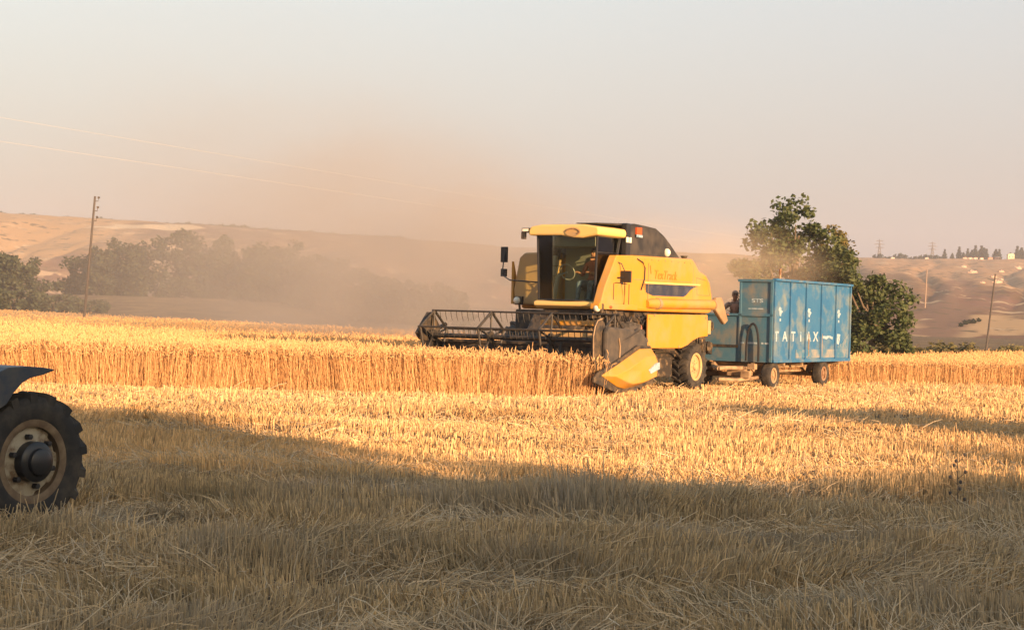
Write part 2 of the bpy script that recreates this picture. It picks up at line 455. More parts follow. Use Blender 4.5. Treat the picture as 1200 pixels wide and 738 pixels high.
def hill_material():
    m = bpy.data.materials.new('dry_hillside'); m.use_nodes = True
    nt = m.node_tree; b = nt.nodes['Principled BSDF']; b.inputs['Roughness'].default_value = 0.95; b.inputs['Specular IOR Level'].default_value = 0.1
    geo = nt.nodes.new('ShaderNodeNewGeometry')
    sep = nt.nodes.new('ShaderNodeSeparateXYZ'); nt.links.new(geo.outputs['Position'], sep.inputs[0])
    def noise(scale, det=5):
        n = nt.nodes.new('ShaderNodeTexNoise'); n.inputs['Scale'].default_value = scale; n.inputs['Detail'].default_value = det
        nt.links.new(geo.outputs['Position'], n.inputs['Vector']); return n.outputs[0]
    def rng_(v, a, b_):
        r = nt.nodes.new('ShaderNodeMapRange'); r.interpolation_type = 'SMOOTHSTEP'; r.inputs[1].default_value = a; r.inputs[2].default_value = b_; nt.links.new(v, r.inputs[0]); return r.outputs[0]
    def mix(a, f, c):
        x = nt.nodes.new('ShaderNodeMix'); x.data_type = 'RGBA'; nt.links.new(f, x.inputs[0]); nt.links.new(a, x.inputs[6]); x.inputs[7].default_value = (*c, 1); return x.outputs[2]
    def math_(op, a, b_=None):
        n = nt.nodes.new('ShaderNodeMath'); n.operation = op
        for i, q in enumerate((a, b_)):
            if q is None: continue
            if isinstance(q, (int, float)): n.inputs[i].default_value = q
            else: nt.links.new(q, n.inputs[i])
        return n.outputs[0]
    wob = noise(0.02, 4)
    wobx = math_('MULTIPLY', math_('SUBTRACT', wob, 0.5), 60.0)
    def patch(cx, cz, rx, rz, slant=0.0):
        """an irregular patch of ground centred at world (cx, cz); 1 inside, 0 outside"""
        dx = math_('SUBTRACT', math_('ADD', sep.outputs[0], wobx), cx)
        dz = math_('SUBTRACT', math_('ADD', sep.outputs[2], math_('MULTIPLY', wobx, 0.25)), cz)
        dx = math_('SUBTRACT', dx, math_('MULTIPLY', dz, slant))
        q = math_('ADD', math_('POWER', math_('DIVIDE', dx, rx), 2.0), math_('POWER', math_('DIVIDE', dz, rz), 2.0))
        return rng_(q, 1.25, 0.75)
    base = nt.nodes.new('ShaderNodeRGB'); base.outputs[0].default_value = (0.235, 0.14, 0.078, 1)
    c = mix(base.outputs[0], rng_(noise(0.012), 0.4, 0.62), (0.18, 0.098, 0.064))
    c = mix(c, rng_(noise(0.05), 0.52, 0.66), (0.29, 0.185, 0.10))
    c = mix(c, rng_(noise(0.21, 3), 0.60, 0.68), (0.13, 0.09, 0.05))
    wobn = math_('SUBTRACT', noise(0.035, 4), 0.5)
    def spot(px, py, rx, rz, slant=0.0):
        """an irregular patch of ground on the right-hand slope, measured along the ground"""
        p0 = on_hill(px, py); p1 = on_hill(px, py - rz); p2 = on_hill(px, py + rz)
        rx = rx * p0[1] / 2030.0; ry = max(6.0, (p1[1] - p2[1]) / 2)
        k = p0[0] / p0[1] + slant * rx / ry
        dy = math_('ADD', math_('SUBTRACT', sep.outputs[1], p0[1]), math_('MULTIPLY', wobn, ry * 1.6))
        dx = math_('SUBTRACT', math_('SUBTRACT', math_('ADD', sep.outputs[0], math_('MULTIPLY', wobn, rx * 1.5)), p0[0]), math_('MULTIPLY', math_('SUBTRACT', sep.outputs[1], p0[1]), k))
        q = math_('ADD', math_('POWER', math_('ABSOLUTE', math_('DIVIDE', dx, rx)), 2.0), math_('POWER', math_('ABSOLUTE', math_('DIVIDE', dy, ry)), 2.0))
        return rng_(q, 1.3, 0.7)
    c = mix(c, patch(270, 28, 110, 34, 0.0), (0.42, 0.255, 0.14))     # the bluff is a warmer brown
    c = mix(c, patch(-330, 38, 110, 32, 0.0), (0.46, 0.29, 0.145))     # bleached grass on the left slope
    c = mix(c, spot(1068, 384, 22, 16), (0.52, 0.34, 0.18))           # pale dry lobes at the foot
    c = mix(c, spot(1168, 380, 46, 13), (0.50, 0.325, 0.17))
    c = mix(c, spot(1128, 390, 24, 6), (0.46, 0.30, 0.16))
    c = mix(c, spot(1116, 346, 30, 26, 0.5), (0.26, 0.155, 0.098))   # scorched dark slope
    c = mix(c, spot(1102, 374, 16, 18, 0.4), (0.24, 0.145, 0.094))
    c = mix(c, spot(1160, 352, 40, 8), (0.26, 0.145, 0.095))
    c = mix(c, rng_(noise(0.16, 5), 0.585, 0.64), (0.17, 0.125, 0.07))   # scrub dots
    c = mix(c, rng_(noise(0.07, 7), 0.60, 0.66), (0.52, 0.37, 0.22))    # bare scree
    c = mix(c, patch(-222, 50, 30, 3.0, 0.0), (0.70, 0.54, 0.34))     # limestone cap on the left crest
    c = mix(c, patch(-292, 16, 20, 9, 0.0), (0.66, 0.52, 0.33))
    c = mix(c, patch(-318, 36, 9, 26, -1.6), (0.58, 0.41, 0.23))      # track climbing the left slope
    nt.links.new(c, b.inputs['Base Color'])
    return m
hl = fast_mesh('hills', np.stack([HX, HY, HZ], -1).reshape(-1, 3), F, hill_material(), smooth=True)
tag(hl, 'dry tan hills across the horizon', kind='structure')
# ------------------------------------------------------------------ stubble
CROP_L = [(-60, 33.0), (-20, 34.3), (1.95, 35.8), (1.90, 36.10), (-2.35, 38.8), (-1.9, 40.5), (7.0, 54.8), (2.5, 62), (-5.6, 82), (-75, 225), (-140, 225)]
CROP_R = [(6.6, 50.6), (9.9, 49.3), (22, 49.0), (60, 52), (60, 78), (23, 77)]
TX, TY = 7.03, 46.36                                         # trailer centre

def stalk_positions(n, x0, x1, y0, y1, keep):
    """scatter points over the visible wedge of the field, denser near the camera"""
    y = y0 + (y1 - y0) * rng.random(n)
    half = np.maximum(0.33 * y + 1.5, 3)
    x = (rng.random(n) * 2 - 1) * half
    return x, y

def rows(x, y):
    """drill rows and taller strips between the wheelings"""
    warp = 1.2 * (vnoise(x * 0.12, y * 0.2) - 0.5)
    s = y - 0.06 * x + warp
    band = 0.5 + 0.5 * np.sin(s * 2.1) * (0.4 + 0.6 * vnoise(x * 0.1 + 4, s * 0.3))
    for (x0, y0, x1, y1, wd, gain) in STRIPS:            # taller strips the cutter bar missed, wavering along the passes
        c = y0 + (y1 - y0) * (x - x0) / (x1 - x0) + 0.7 * (vnoise(x * 0.5, y0) - 0.5)
        q = (y - c) / wd
        band = band + gain * np.exp(-q * q) * (0.35 + vnoise(x * 0.9 + y0, y * 0.4))
    return band, s
STRIPS = [(-0.3, 14.9, 5.4, 18.0, 0.45, 1.0), (-5.0, 15.4, 1.0, 15.1, 0.4, 0.8), (-5.0, 12.1, 5.0, 11.4, 0.4, 0.8), (-6.0, 20.8, 6.0, 20.2, 0.5, 0.6), (-4.0, 10.1, 4.0, 10.4, 0.3, 0.6)]

def lean_field(x, y):
    a = fnoise(x * 0.45 + 11, y * 0.6 + 2, 2) * 4 * math.pi
    st = sstep(0.42, 0.72, fnoise(x * 0.5 + 40, y * 0.9, 3))
    return a, st

parts = []
for (n, y0, y1, w0) in ((60000, 6.0, 12, 0.0036), (66000, 12, 18, 0.0042), (100000, 18, 29, 0.0050), (100000, 29, 52, 0.0075)):
    x, y = stalk_positions(n, 0, 0, y0, y1, None)
    # snap across the drill rows
    s_ = y - 0.06 * x
    row = np.round(s_ / 0.15) * 0.15
    y = y + (row - s_) * rng.uniform(0.55, 1.0, n) + rng.normal(0, 0.012, n)
    band, s = rows(x, y)
    clump = fnoise(x * 1.6, y * 2.2, 3)
    ok = (~in_poly(x, y, CROP_L)) & (~in_poly(x, y, CROP_R)) & (rng.random(n) < 0.35 + 0.75 * clump + 0.25 * band)
    x, y, band, clump = x[ok], y[ok], band[ok], clump[ok]
    N = len(x)
    h = (0.05 + 0.15 * band * (0.25 + 1.1 * clump)) * rng.uniform(0.6, 1.25, N)
    h *= np.where(rng.random(N) < 0.06, 1.45, 1.0)
    # flattened in the wheel tracks around the machines
    h *= np.where(np.hypot(x - 4.5, y - 43) < 5.5, 0.6, 1.0)
    h *= np.where(np.hypot(x + 3.4, y - 12.8) < 0.9, 0.75, 1.0)   # pressed down round the parked tractor's wheel
    a, st = lean_field(x, y)
    tilt = np.abs(rng.normal(0, 0.16, N)) + (0.85 + 0.45 * sstep(14, 10, y)) * st * rng.random(N) ** 0.7
    az = np.where(rng.random(N) < 0.35, rng.random(N) * 6.283, a + rng.normal(0, 0.5, N))
    base = np.stack([x, y, ground_z(x, y) - 0.02], -1)
    L = h / np.sqrt(np.maximum(np.cos(tilt), 0.3)) + 0.02
    dirv = np.stack([np.cos(az) * np.sin(tilt), np.sin(az) * np.sin(tilt), np.cos(tilt)], -1)
    top = base + dirv * L[:, None]
    r0 = w0 * rng.uniform(0.7, 1.4, N)
    parts.append(strands([base, top], [r0, r0 * 0.85]))
def merged(L):
    off = np.cumsum([0] + [len(p[0]) for p in L[:-1]])
    return np.concatenate([p[0] for p in L]), np.concatenate([p[1] + o for p, o in zip(L, off)])
m_stub = mat('shade_toned_stubble', (0.74, 0.52, 0.27), 0.6, island=(0.28, 0.205, 0.112), col2=(0.23, 0.175, 0.095), nscale=0.55, ndetail=4, amount=(0.50, 0.72), col3=(0.37, 0.31, 0.235), n3scale=0.42, spec=0.3)  # darker, greyer copy for the shaded near field, plus old grey straw patches
m_stub2 = mat('sun_toned_stubble', (0.86, 0.55, 0.25), 0.6, island=(0.46, 0.30, 0.14), col2=(0.40, 0.26, 0.125), nscale=0.35, ndetail=4, amount=(0.52, 0.75), spec=0.3)  # brighter golden copy of the same stubble, sunlight put into its colour
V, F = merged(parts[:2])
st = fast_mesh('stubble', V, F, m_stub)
tag(st, 'wheat stubble nearest the camera, toned greyer for shade, with weathered grey patches', 'stubble', kind='stuff')
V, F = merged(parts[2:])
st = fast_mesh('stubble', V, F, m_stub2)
tag(st, 'stubble between the near field and the wheat, sunlit gold put into its colour', 'stubble', kind='stuff')

# loose straw lying in swaths over the stubble
parts = []
for (n, y0, y1, w0, ls) in ((24000, 6, 13, 0.0030, 1.0), (15000, 13, 20, 0.0034, 1.0), (10000, 20, 32, 0.0048, 1.0), (5000, 32, 50, 0.007, 1.0)):
    x, y = stalk_positions(n, 0, 0, y0, y1, None)
    cl = fnoise(x * 0.7 + 7, y * 1.3 + 3, 3)
    band, s = rows(x, y)
    ok = (~in_poly(x, y, CROP_L)) & (~in_poly(x, y, CROP_R)) & (rng.random(n) < sstep(0.36, 0.62, cl) + 0.18)
    x, y, cl = x[ok], y[ok], cl[ok]; N = len(x)
    a, stg = lean_field(x, y)
    az = a + rng.normal(0, 0.7, N)
    el = rng.normal(0.22, 0.26, N)
    L = rng.uniform(0.12, 0.38, N) * np.where(y < 14, 1.25, 1.0)
    p0 = np.stack([x, y, ground_z(x, y) + 0.02 + 0.10 * rng.random(N) * sstep(0.4, 0.65, cl)], -1)
    d0 = np.stack([np.cos(az) * np.cos(el), np.sin(az) * np.cos(el), np.sin(el)], -1)
    p1 = p0 + d0 * (L * 0.55)[:, None]
    az2 = az + rng.normal(0, 0.35, N); el2 = el - np.abs(rng.normal(0.1, 0.4, N))
    p2 = p1 + np.stack([np.cos(az2) * np.cos(el2), np.sin(az2) * np.cos(el2), np.sin(el2)], -1) * (L * 0.45)[:, None]
    for p in (p1, p2):
        p[:, 2] = np.maximum(p[:, 2], ground_z(p[:, 0], p[:, 1]) + 0.008)
    r = w0 * rng.uniform(0.6, 1.2, N)
    parts.append(strands([p0, p1, p2], [r, r, r * 0.7]))
V = np.concatenate([p[0] for p in parts]); off = np.cumsum([0] + [len(p[0]) for p in parts[:-1]])
F = np.concatenate([p[1] + o for p, o in zip(parts, off)])
m_straw = mat('loose_straw', (0.72, 0.53, 0.31), 0.5, island=(0.40, 0.29, 0.165), spec=0.4)
st = fast_mesh('straw', V, F, m_straw)
tag(st, 'loose cut straw lying over the stubble', 'straw', kind='stuff')

# ------------------------------------------------------------------ standing wheat
m_wheat = mat('ripe_wheat_stem', (0.74, 0.445, 0.20), 0.65, island=(0.64, 0.37, 0.155), spec=0.2)
m_ear = mat('ripe_wheat_ear', (0.74, 0.455, 0.205), 0.7, island=(0.64, 0.38, 0.16), spec=0.2)
m_canopy = mat('wheat_canopy', (0.70, 0.42, 0.17), 0.9, col2=(0.74, 0.45, 0.195), nscale=1.4, ndetail=8, amount=(0.35, 0.7), stretch=(1.0, 0.5, 1), bump=1.0, bscale=9, spec=0.1)

def wheat(name, label, poly, hgt, edge, bands, canopy_in):
    """stems with ears near the edge, ears over a bumpy canopy farther in"""
    px = np.array([p[0] for p in poly]); py = np.array([p[1] for p in poly])
    sv, se = [], []
    for (n, y0, y1, step, wr) in bands:
        y = y0 + (y1 - y0) * rng.random(n)
        half = 0.34 * y + 2
        x = (rng.random(n) * 2 - 1) * half
        ok = in_poly(x, y, poly)
        x, y = x[ok], y[ok]
        # the edge is ragged, with tufts and gaps
        tuft = fnoise(x * 1.7 + 3, y * 1.7, 3)
        de = y - np.interp(x, edge[0], edge[1])
        ok = (de > 0.55 * (tuft - 0.35)) & (rng.random(len(x)) < 0.45 + 0.9 * tuft)
        x, y, tuft, de = x[ok], y[ok], tuft[ok], de[ok]
        N = len(x)
        H = hgt * (0.80 + 0.34 * tuft + rng.normal(0, 0.075, N))
        lean = rng.normal(0, 0.11, (N, 2)) + 0.28 * (np.stack([vnoise(x * .6, y * .6), vnoise(x * .6 + 50, y * .6)], -1) - 0.5)
        zb = ground_z(x, y)
        base = np.stack([x, y, zb - 0.02 + step * H], -1)
        neck = np.stack([x + lean[:, 0] * H, y + lean[:, 1] * H, zb + 0.87 * H], -1)
        r = wr * rng.uniform(0.75, 1.2, N)
        sv.append(strands([base, neck], [r * 0.45, r * 0.38]))
        az = rng.random(N) * 6.283; dr = rng.uniform(0.1, 1.7, N)
        ed = np.stack([np.cos(az) * np.sin(dr), np.sin(az) * np.sin(dr), np.cos(dr)], -1)
        Le = rng.uniform(0.075, 0.13, N)[:, None]
        se.append(strands([neck, neck + ed * Le * 0.4, neck + ed * Le], [r * 0.4, r * 1.3, r * 0.45], 4))
    def cat_(L):
        off = np.cumsum([0] + [len(p[0]) for p in L[:-1]])
        return np.concatenate([p[0] for p in L]), np.concatenate([p[1] + o for p, o in zip(L, off)])
    root = thing(name, label, 'wheat')
    root['kind'] = 'stuff'
    V, F = cat_(sv)
    a = fast_mesh('stems', V, F, m_wheat, root); a['kind'] = 'stuff'
    V, F = cat_(se)
    b = fast_mesh('ears', V, F, m_ear, root); b['kind'] = 'stuff'
    # canopy mass
    xs_ = np.concatenate([np.linspace(px.min(), -30, 60)[:-1], np.linspace(-30, 30, 260)[:-1], np.linspace(30, max(px.max(), 31), 60)])
    ys_ = np.concatenate([np.linspace(33, 62, 150)[:-1], np.linspace(62, 230, 180)])
    X_, Y_ = np.meshgrid(xs_, ys_)
    ins = in_poly(X_.ravel(), Y_.ravel(), poly).reshape(X_.shape) & (Y_ > np.interp(X_, edge[0], edge[1]) + canopy_in)
    top = ground_z(X_, Y_) + hgt * (0.70 + 0.20 * fnoise(X_ * 1.1, Y_ * 1.1, 3)) + sstep(60, 90, Y_) * hgt * (0.02 + 0.16 * fnoise(X_ * 0.5, Y_ * 0.3, 3))
    idx_ = np.arange(X_.size).reshape(X_.shape)
    cell = ins[:-1, :-1] & ins[1:, :-1] & ins[:-1, 1:] & ins[1:, 1:]
    Fq = np.stack([idx_[:-1, :-1], idx_[:-1, 1:], idx_[1:, 1:], idx_[1:, :-1]], -1)[cell]
    used, inv = np.unique(Fq, return_inverse=True)
    Vt = np.stack([X_, Y_, top], -1).reshape(-1, 3)[used]; Fq = inv.reshape(-1, 4)
    # skirt down to the ground round the outline of the mass
    e = np.concatenate([Fq[:, [0, 1]], Fq[:, [1, 2]], Fq[:, [2, 3]], Fq[:, [3, 0]]])
    key = np.sort(e, 1); _, ii, cc = np.unique(key, axis=0, return_index=True, return_counts=True)
    be = e[ii[cc == 1]]
    Vb = Vt.copy(); Vb[:, 2] = ground_z(Vb[:, 0], Vb[:, 1]) - 0.05
    Fs = np.stack([be[:, 1], be[:, 0], be[:, 0] + len(Vt), be[:, 1] + len(Vt)], -1)
    c = fast_mesh('canopy', np.concatenate([Vt, Vb]), np.concatenate([Fq, Fs]), m_canopy, root, smooth=False); c['kind'] = 'stuff'
    return root

wheat('wheat_crop', 'tall strip of ripe golden wheat left of the yellow combine', CROP_L, 0.93,
      ([-60, -20, 1.95, 20], [33.0, 34.3, 35.8, 36.9]),
      ((125000, 33.0, 41, 0.0, 0.0075), (52000, 41, 60, 0.45, 0.010), (46000, 60, 120, 0.5, 0.016), (40000, 120, 225, 0.5, 0.03)), 0.8)
wheat('wheat_crop', 'ripe golden wheat standing right of and behind the blue trailer', CROP_R, 0.72,
      ([6, 9.9, 22, 60], [50.6, 49.3, 49.0, 52]),
      ((60000, 48.5, 54, 0.0, 0.009), (60000, 54, 78, 0.45, 0.012)), 1.0)

# ------------------------------------------------------------------ wheels
def wheel(parent, name, c, rad, wid, rim_r, out, tyre_m, rim_m, lugs=0, hub_m=None, disc_m=None, seg=48, dish=0.25, lug_h=0.04):
    """a tyre (mesh, the part) with rim and hub as its sub-parts; axis parallel to local y, out = +1/-1 side of the outer face"""
    mb = MB()
    w = wid
    pr = [(rim_r, -0.42 * w), (rim_r + 0.10 * (rad - rim_r), -0.47 * w), (rim_r + 0.45 * (rad - rim_r), -0.52 * w), (rad * 0.93, -0.49 * w), (rad * 0.985, -0.40 * w), (rad, -0.2 * w), (rad * 1.005, 0)]
    pr = pr + [(r_, -y_) for r_, y_ in pr[:-1][::-1]]
    mb.lathe(pr, c, seg)
    for k in range(lugs):
        for side in (-1, 1):
            th = 2 * math.pi * (k + (0.5 if side > 0 else 0)) / lugs
            vs = []
            for (yy, sk) in ((0.0, 0.0), (0.30 * w, 0.18), (0.50 * w, 0.24)):
                half = 0.18 * 2 * math.pi / lugs * (1.0 if yy < 0.4 * w else 1.15)
                r_in = rad * (0.97 if yy < 0.45 * w else 0.90); r_out = rad + lug_h * (1 if yy < 0.45 * w else 0.7)
                for (rr, dt) in ((r_in, -half), (r_out, -half * 0.8), (r_out, half * 0.8), (r_in, half)):
                    a = th + sk + dt
                    vs.append((c[0] + rr * math.cos(a), c[1] + side * yy, c[2] + rr * math.sin(a)))
            fs = []
            for i in range(2):
                for j in range(4):
                    j2 = (j + 1) % 4
                    fs.append((i * 4 + j, i * 4 + j2, (i + 1) * 4 + j2, (i + 1) * 4 + j))
            fs += [(3, 2, 1, 0), (8, 9, 10, 11)]
            mb.add(vs, fs)
    t = mb.build(name, tyre_m, parent, smooth=True)
    o = out
    rm = MB()
    rm.lathe([(rim_r + 0.02, o * 0.44 * w), (rim_r - 0.025, o * 0.45 * w), (rim_r - 0.05, o * 0.40 * w), (rim_r * 0.86, o * 0.30 * w), (rim_r * 0.80, o * (0.44 - dish) * w), (rim_r * 0.55, o * (0.44 - dish) * w),
              (rim_r * 0.30, o * (0.44 - dish + 0.03) * w), (0.001, o * (0.44 - dish + 0.03) * w)], c, seg)
    rm.lathe([(rim_r + 0.02, -o * 0.44 * w), (rim_r - 0.03, -o * 0.44 * w), (rim_r * 0.85, 0), (0.001, 0)], c, 24)
    rm.build('rim', rim_m, t, smooth=True)
    hb = MB()
    y0 = c[1] + o * (0.44 - dish) * w
    hb.lathe([(rim_r * 0.26, 0), (rim_r * 0.26, o * 0.09 * w), (rim_r * 0.2, o * 0.14 * w), (0.001, o * 0.14 * w)], (c[0], y0, c[2]), 20)
    for k in range(8):
        a = 2 * math.pi * k / 8
        hb.lathe([(rim_r * 0.045, 0), (rim_r * 0.045, o * 0.06 * w), (0.001, o * 0.06 * w)], (c[0] + rim_r * 0.42 * math.cos(a), y0, c[2] + rim_r * 0.42 * math.sin(a)), 6)
    hb.build('hub', hub_m or rim_m, t, smooth=True)
    return t

def text_part(name, s, size, loc, xdir, ydir, m, parent, shear=0.0, ext=0.002, wscale=1.0, bold=0.0):
    cu = bpy.data.curves.new(name, 'FONT')
    cu.body = s; cu.size = size; cu.extrude = ext; cu.shear = shear; cu.align_x = 'CENTER'; cu.align_y = 'CENTER'; cu.offset = bold
    tmp = bpy.data.objects.new(name, cu); COL.objects.link(tmp)
    dg = bpy.context.evaluated_depsgraph_get()
    me = bpy.data.meshes.new_from_object(tmp.evaluated_get(dg))
    bpy.data.objects.remove(tmp)
    x = Vector(xdir).normalized(); y = Vector(ydir).normalized(); z = x.cross(y)
    mt = Matrix((x * wscale, y, z)).transposed().to_4x4(); mt.translation = loc
    me.transform(mt)
    me.materials.clear(); me.materials.append(m)
    me.name = name
    o = bpy.data.objects.new(name, me)
    return link(o, parent)

# ------------------------------------------------------------------ people
def person(label, joints, loc, rotz, mats, cap=None, group=None, name='person'):
    """one continuous skinned body from a joint tree; joints: name -> (parent, (x,y,z), radius); mats: list of (material, test(co))"""
    root = thing(name, label, 'person', loc, (0, 0, rotz), group)
    names = list(joints)
    me = bpy.data.meshes.new('body')
    vs = [joints[n][1] for n in names]
    es = [(names.index(joints[n][0]), i) for i, n in enumerate(names) if joints[n][0]]
    me.from_pydata(vs, es, [])
    tmp = bpy.data.objects.new('body', me); COL.objects.link(tmp)
    sk = tmp.modifiers.new('skin', 'SKIN'); sk.use_smooth_shade = True
    for i, n in enumerate(names):
        r = joints[n][2]
        r = r if isinstance(r, tuple) else (r, r)
        me.skin_vertices[0].data[i].radius = r
        me.skin_vertices[0].data[i].use_root = (i == 0)
    sb = tmp.modifiers.new('subdivision', 'SUBSURF'); sb.levels = 2; sb.render_levels = 2
    dg = bpy.context.evaluated_depsgraph_get()
    out = bpy.data.meshes.new_from_object(tmp.evaluated_get(dg))
    bpy.data.objects.remove(tmp)
    out.name = 'body'; out.materials.clear()
    for m, t in mats: out.materials.append(m)
    for p in out.polygons:
        c = p.center
        for i, (m, t) in enumerate(mats):
            if t(c): p.material_index = i; break
        p.use_smooth = True
    link(bpy.data.objects.new('body', out), root)
    return root

def hand_joints(j, wrist, side, fwd, down):
    """palm with four fingers and a thumb, rooted at the wrist joint"""
    w = Vector(j[wrist][1]); f = Vector(fwd).normalized(); dn = Vector(down).normalized(); lat = f.cross(dn).normalized()
    j[wrist + '_palm'] = (wrist, tuple(w + f * 0.075), (0.036, 0.018))
    for k, (o, L) in enumerate(((-0.030, 0.065), (-0.010, 0.078), (0.010, 0.073), (0.030, 0.058))):
        a = w + f * 0.088 + lat * o
        j[f'{wrist}_f{k}a'] = (wrist + '_palm', tuple(a), 0.010)
        j[f'{wrist}_f{k}b'] = (f'{wrist}_f{k}a', tuple(a + f * L * 0.55 + dn * 0.012), 0.009)
        j[f'{wrist}_f{k}c'] = (f'{wrist}_f{k}b', tuple(a + f * L * 0.75 + dn * 0.04), 0.008)
    j[wrist + '_t1'] = (wrist, tuple(w + f * 0.035 + lat * side * 0.035), 0.012)
    j[wrist + '_t2'] = (wrist + '_t1', tuple(w + f * 0.065 + lat * side * 0.055 + dn * 0.02), 0.010)

def head_parts(root, c, turn=0.0, hair=True, cap=False):
    """face features, hair or cap; c is the head centre, face towards local +x turned by turn"""
    cs, sn = math.cos(turn), math.sin(turn)
    def P(x, y, z): return (c[0] + x * cs - y * sn, c[1] + x * sn + y * cs, c[2] + z)
    f = MB()
    f.tube([P(0.088, 0, 0.02), P(0.112, 0, -0.02), P(0.092, 0, -0.03)], [0.010, 0.016, 0.008], 8)
    f.build('nose', M['skin'], root, smooth=True)
    for s in (-1, 1):
        f = MB(); f.ball(P(-0.005, s * 0.078, -0.01), (0.018, 0.010, 0.030), 6); f.build('ear', M['skin'], root, smooth=True)
    e = MB()
    for s in (-1, 1):
        e = MB(); e.ball(P(0.090, s * 0.031, 0.018), 0.0095, 6); e.build('eye', M['hair'], root)
        e = MB(); e.box(P(0.094, s * 0.031, 0.042), (0.01, 0.034, 0.008)); e.build('eyebrow', M['hair'], root)
    e = MB(); e.box(P(0.092, 0, -0.055), (0.008, 0.045, 0.008)); e.build('mouth', M['shirt_red'], root)
    h = MB()
    if cap:
        n = 12
        for i in range(5):
            pass
        h.ball(P(-0.008, 0, 0.035), (0.104, 0.086, 0.095), 10)
        h.prism([(c[0] + x * cs - y * sn, c[1] + x * sn + y * cs) for x, y in ((0.06, -0.075), (0.15, -0.06), (0.175, 0), (0.15, 0.06), (0.06, 0.075))], c[2] + 0.052, c[2] + 0.062, 'xy')
        h.build('cap', M['cap'], root, smooth=True)
    else:
        h.ball(P(-0.022, 0, 0.038), (0.098, 0.086, 0.090), 10)
        h.build('hair', M['hair'], root, smooth=True)

# ------------------------------------------------------------------ the combine harvester (local x forward, local y its left side)
CMB = (1.45, 40.0, 0.0); CRZ = R(238)
cb = thing('combine_harvester', 'large yellow combine harvester cutting the wheat with a dark reel', 'combine harvester', CMB, (0, 0, CRZ))

# main body: threshing housing with the sloping rear hood
b = MB()
b.prism([(0.05, 1.86), (0.05, 3.08), (-0.10, 3.13), (-3.12, 3.17), (-3.30, 3.08), (-3.52, 2.90), (-3.92, 2.80), (-4.14, 2.62), (-4.27, 2.30), (-4.30, 1.92), (-4.1, 1.86)], -1.45, 1.45)
body = b.build('body', M['yellow'], cb, bevel=0.06)
# the far front corner of the grain tank, with its slanting facet
b = MB()
b.prism([(-0.30, 1.95), (-1.46, 1.95), (-1.50, 2.30), (-1.36, 3.05), (-1.22, 3.16), (-0.30, 3.18)], 0.053, 0.30, 'yz')
b.build('tank_front', M['yellow_dusty'], cb, bevel=0.04)
b = MB()
b.prism([(0.302, 1.96), (0.302, 2.95), (0.06, 2.3), (0.06, 1.96)], -1.56, -1.502, 'xz')
b.build('corner_panel', M['yellow'], cb)
# left front panel beside the cab, raked like the cab's rear post
b = MB()
b.prism([(1.58, 1.90), (1.46, 2.06), (1.30, 2.40), (1.05, 2.75), (0.86, 3.03), (0.80, 3.09), (0.0, 3.12), (0.0, 1.90)], 1.30, 1.50)
b.build('front_panel', M['yellow'], cb, bevel=0.02)
# recess with a navy grille and its lip
b = MB()
b.prism([(-0.70, 2.49), (-3.40, 2.52), (-3.05, 2.42), (-2.80, 2.28), (-2.66, 2.24), (-1.07, 2.23), (-0.72, 2.30)], 1.40, 1.456)
gr_ = b.build('side_grille', M['navy'], cb)
b = MB()
for k in range(5):
    z = 2.28 + 0.045 * k
    b.box((-1.65, 1.46, z), (1.75 + 0.12 * k, 0.012, 0.012))
b.build('louvre', M['black_gloss'], gr_)
b = MB()
b.prism([(-0.60, 2.495), (-0.60, 2.54), (-3.50, 2.565), (-3.46, 2.52)], 1.43, 1.50)
b.build('trim_ledge', M['yellow_pale'], cb, bevel=0.01)
b = MB()   # seams and a handhold on the front panel
b.tube([(-0.25, 1.46, 3.05), (-0.50, 1.475, 2.98), (-0.62, 1.475, 2.85), (-0.60, 1.475, 2.60), (-0.45, 1.475, 2.35)], 0.014, 6); b.build('hose_loop', M['black_gloss'], cb); b = MB()
b.tube([(0.92, 1.505, 2.10), (0.92, 1.505, 2.46), (0.80, 1.505, 2.48), (0.30, 1.505, 2.46)], 0.010, 6)
b.tube([(0.20, 1.505, 2.46), (0.20, 1.505, 1.98)], 0.010, 6)
b.build('door_seam', M['black_gloss'], cb)
b = MB()
b.box((-0.82, 1.458, 2.45), (0.012, 0.012, 1.05))
b.build('panel_seam', M['spout'], cb)
for (x0, z0, x1, z1) in ((-3.18, 2.06, -3.18, 3.08), (-0.10, 2.58, -3.05, 2.60)):
    b = MB(); b.tube([(x0, 1.452, z0), (x1, 1.452, z1)], 0.007, 4); b.build('panel_seam', M['spout'], cb)
b = MB()
b.tube([(-3.35, 1.453, 2.72), (-3.95, 1.453, 2.66), (-4.1, 1.453, 2.30), (-3.40, 1.453, 2.30), (-3.35, 1.453, 2.72)], 0.007, 4); b.build('hatch_outline', M['spout'], cb)
for k in range(9):
    b = MB(); x_ = -0.3 - 0.34 * k
    b.lathe([(0.018, 0), (0.018, 0.008), (0.001, 0.010)], (x_, 1.451, 3.06), 6); b.build('bolt', M['spout'], cb)
text_part('lettering', 'TexTrack', 0.30, (-1.68, 1.458, 2.715), (-1, 0, 0), (0, 0, 1), M['red_text'], cb, shear=0.3, wscale=1.0)
b = MB()
b.box((-0.93, 1.458, 2.83), (0.03, 0.01, 0.2), rot=(0, 0.25, 0))
b.build('swoosh', M['red_text'], cb)
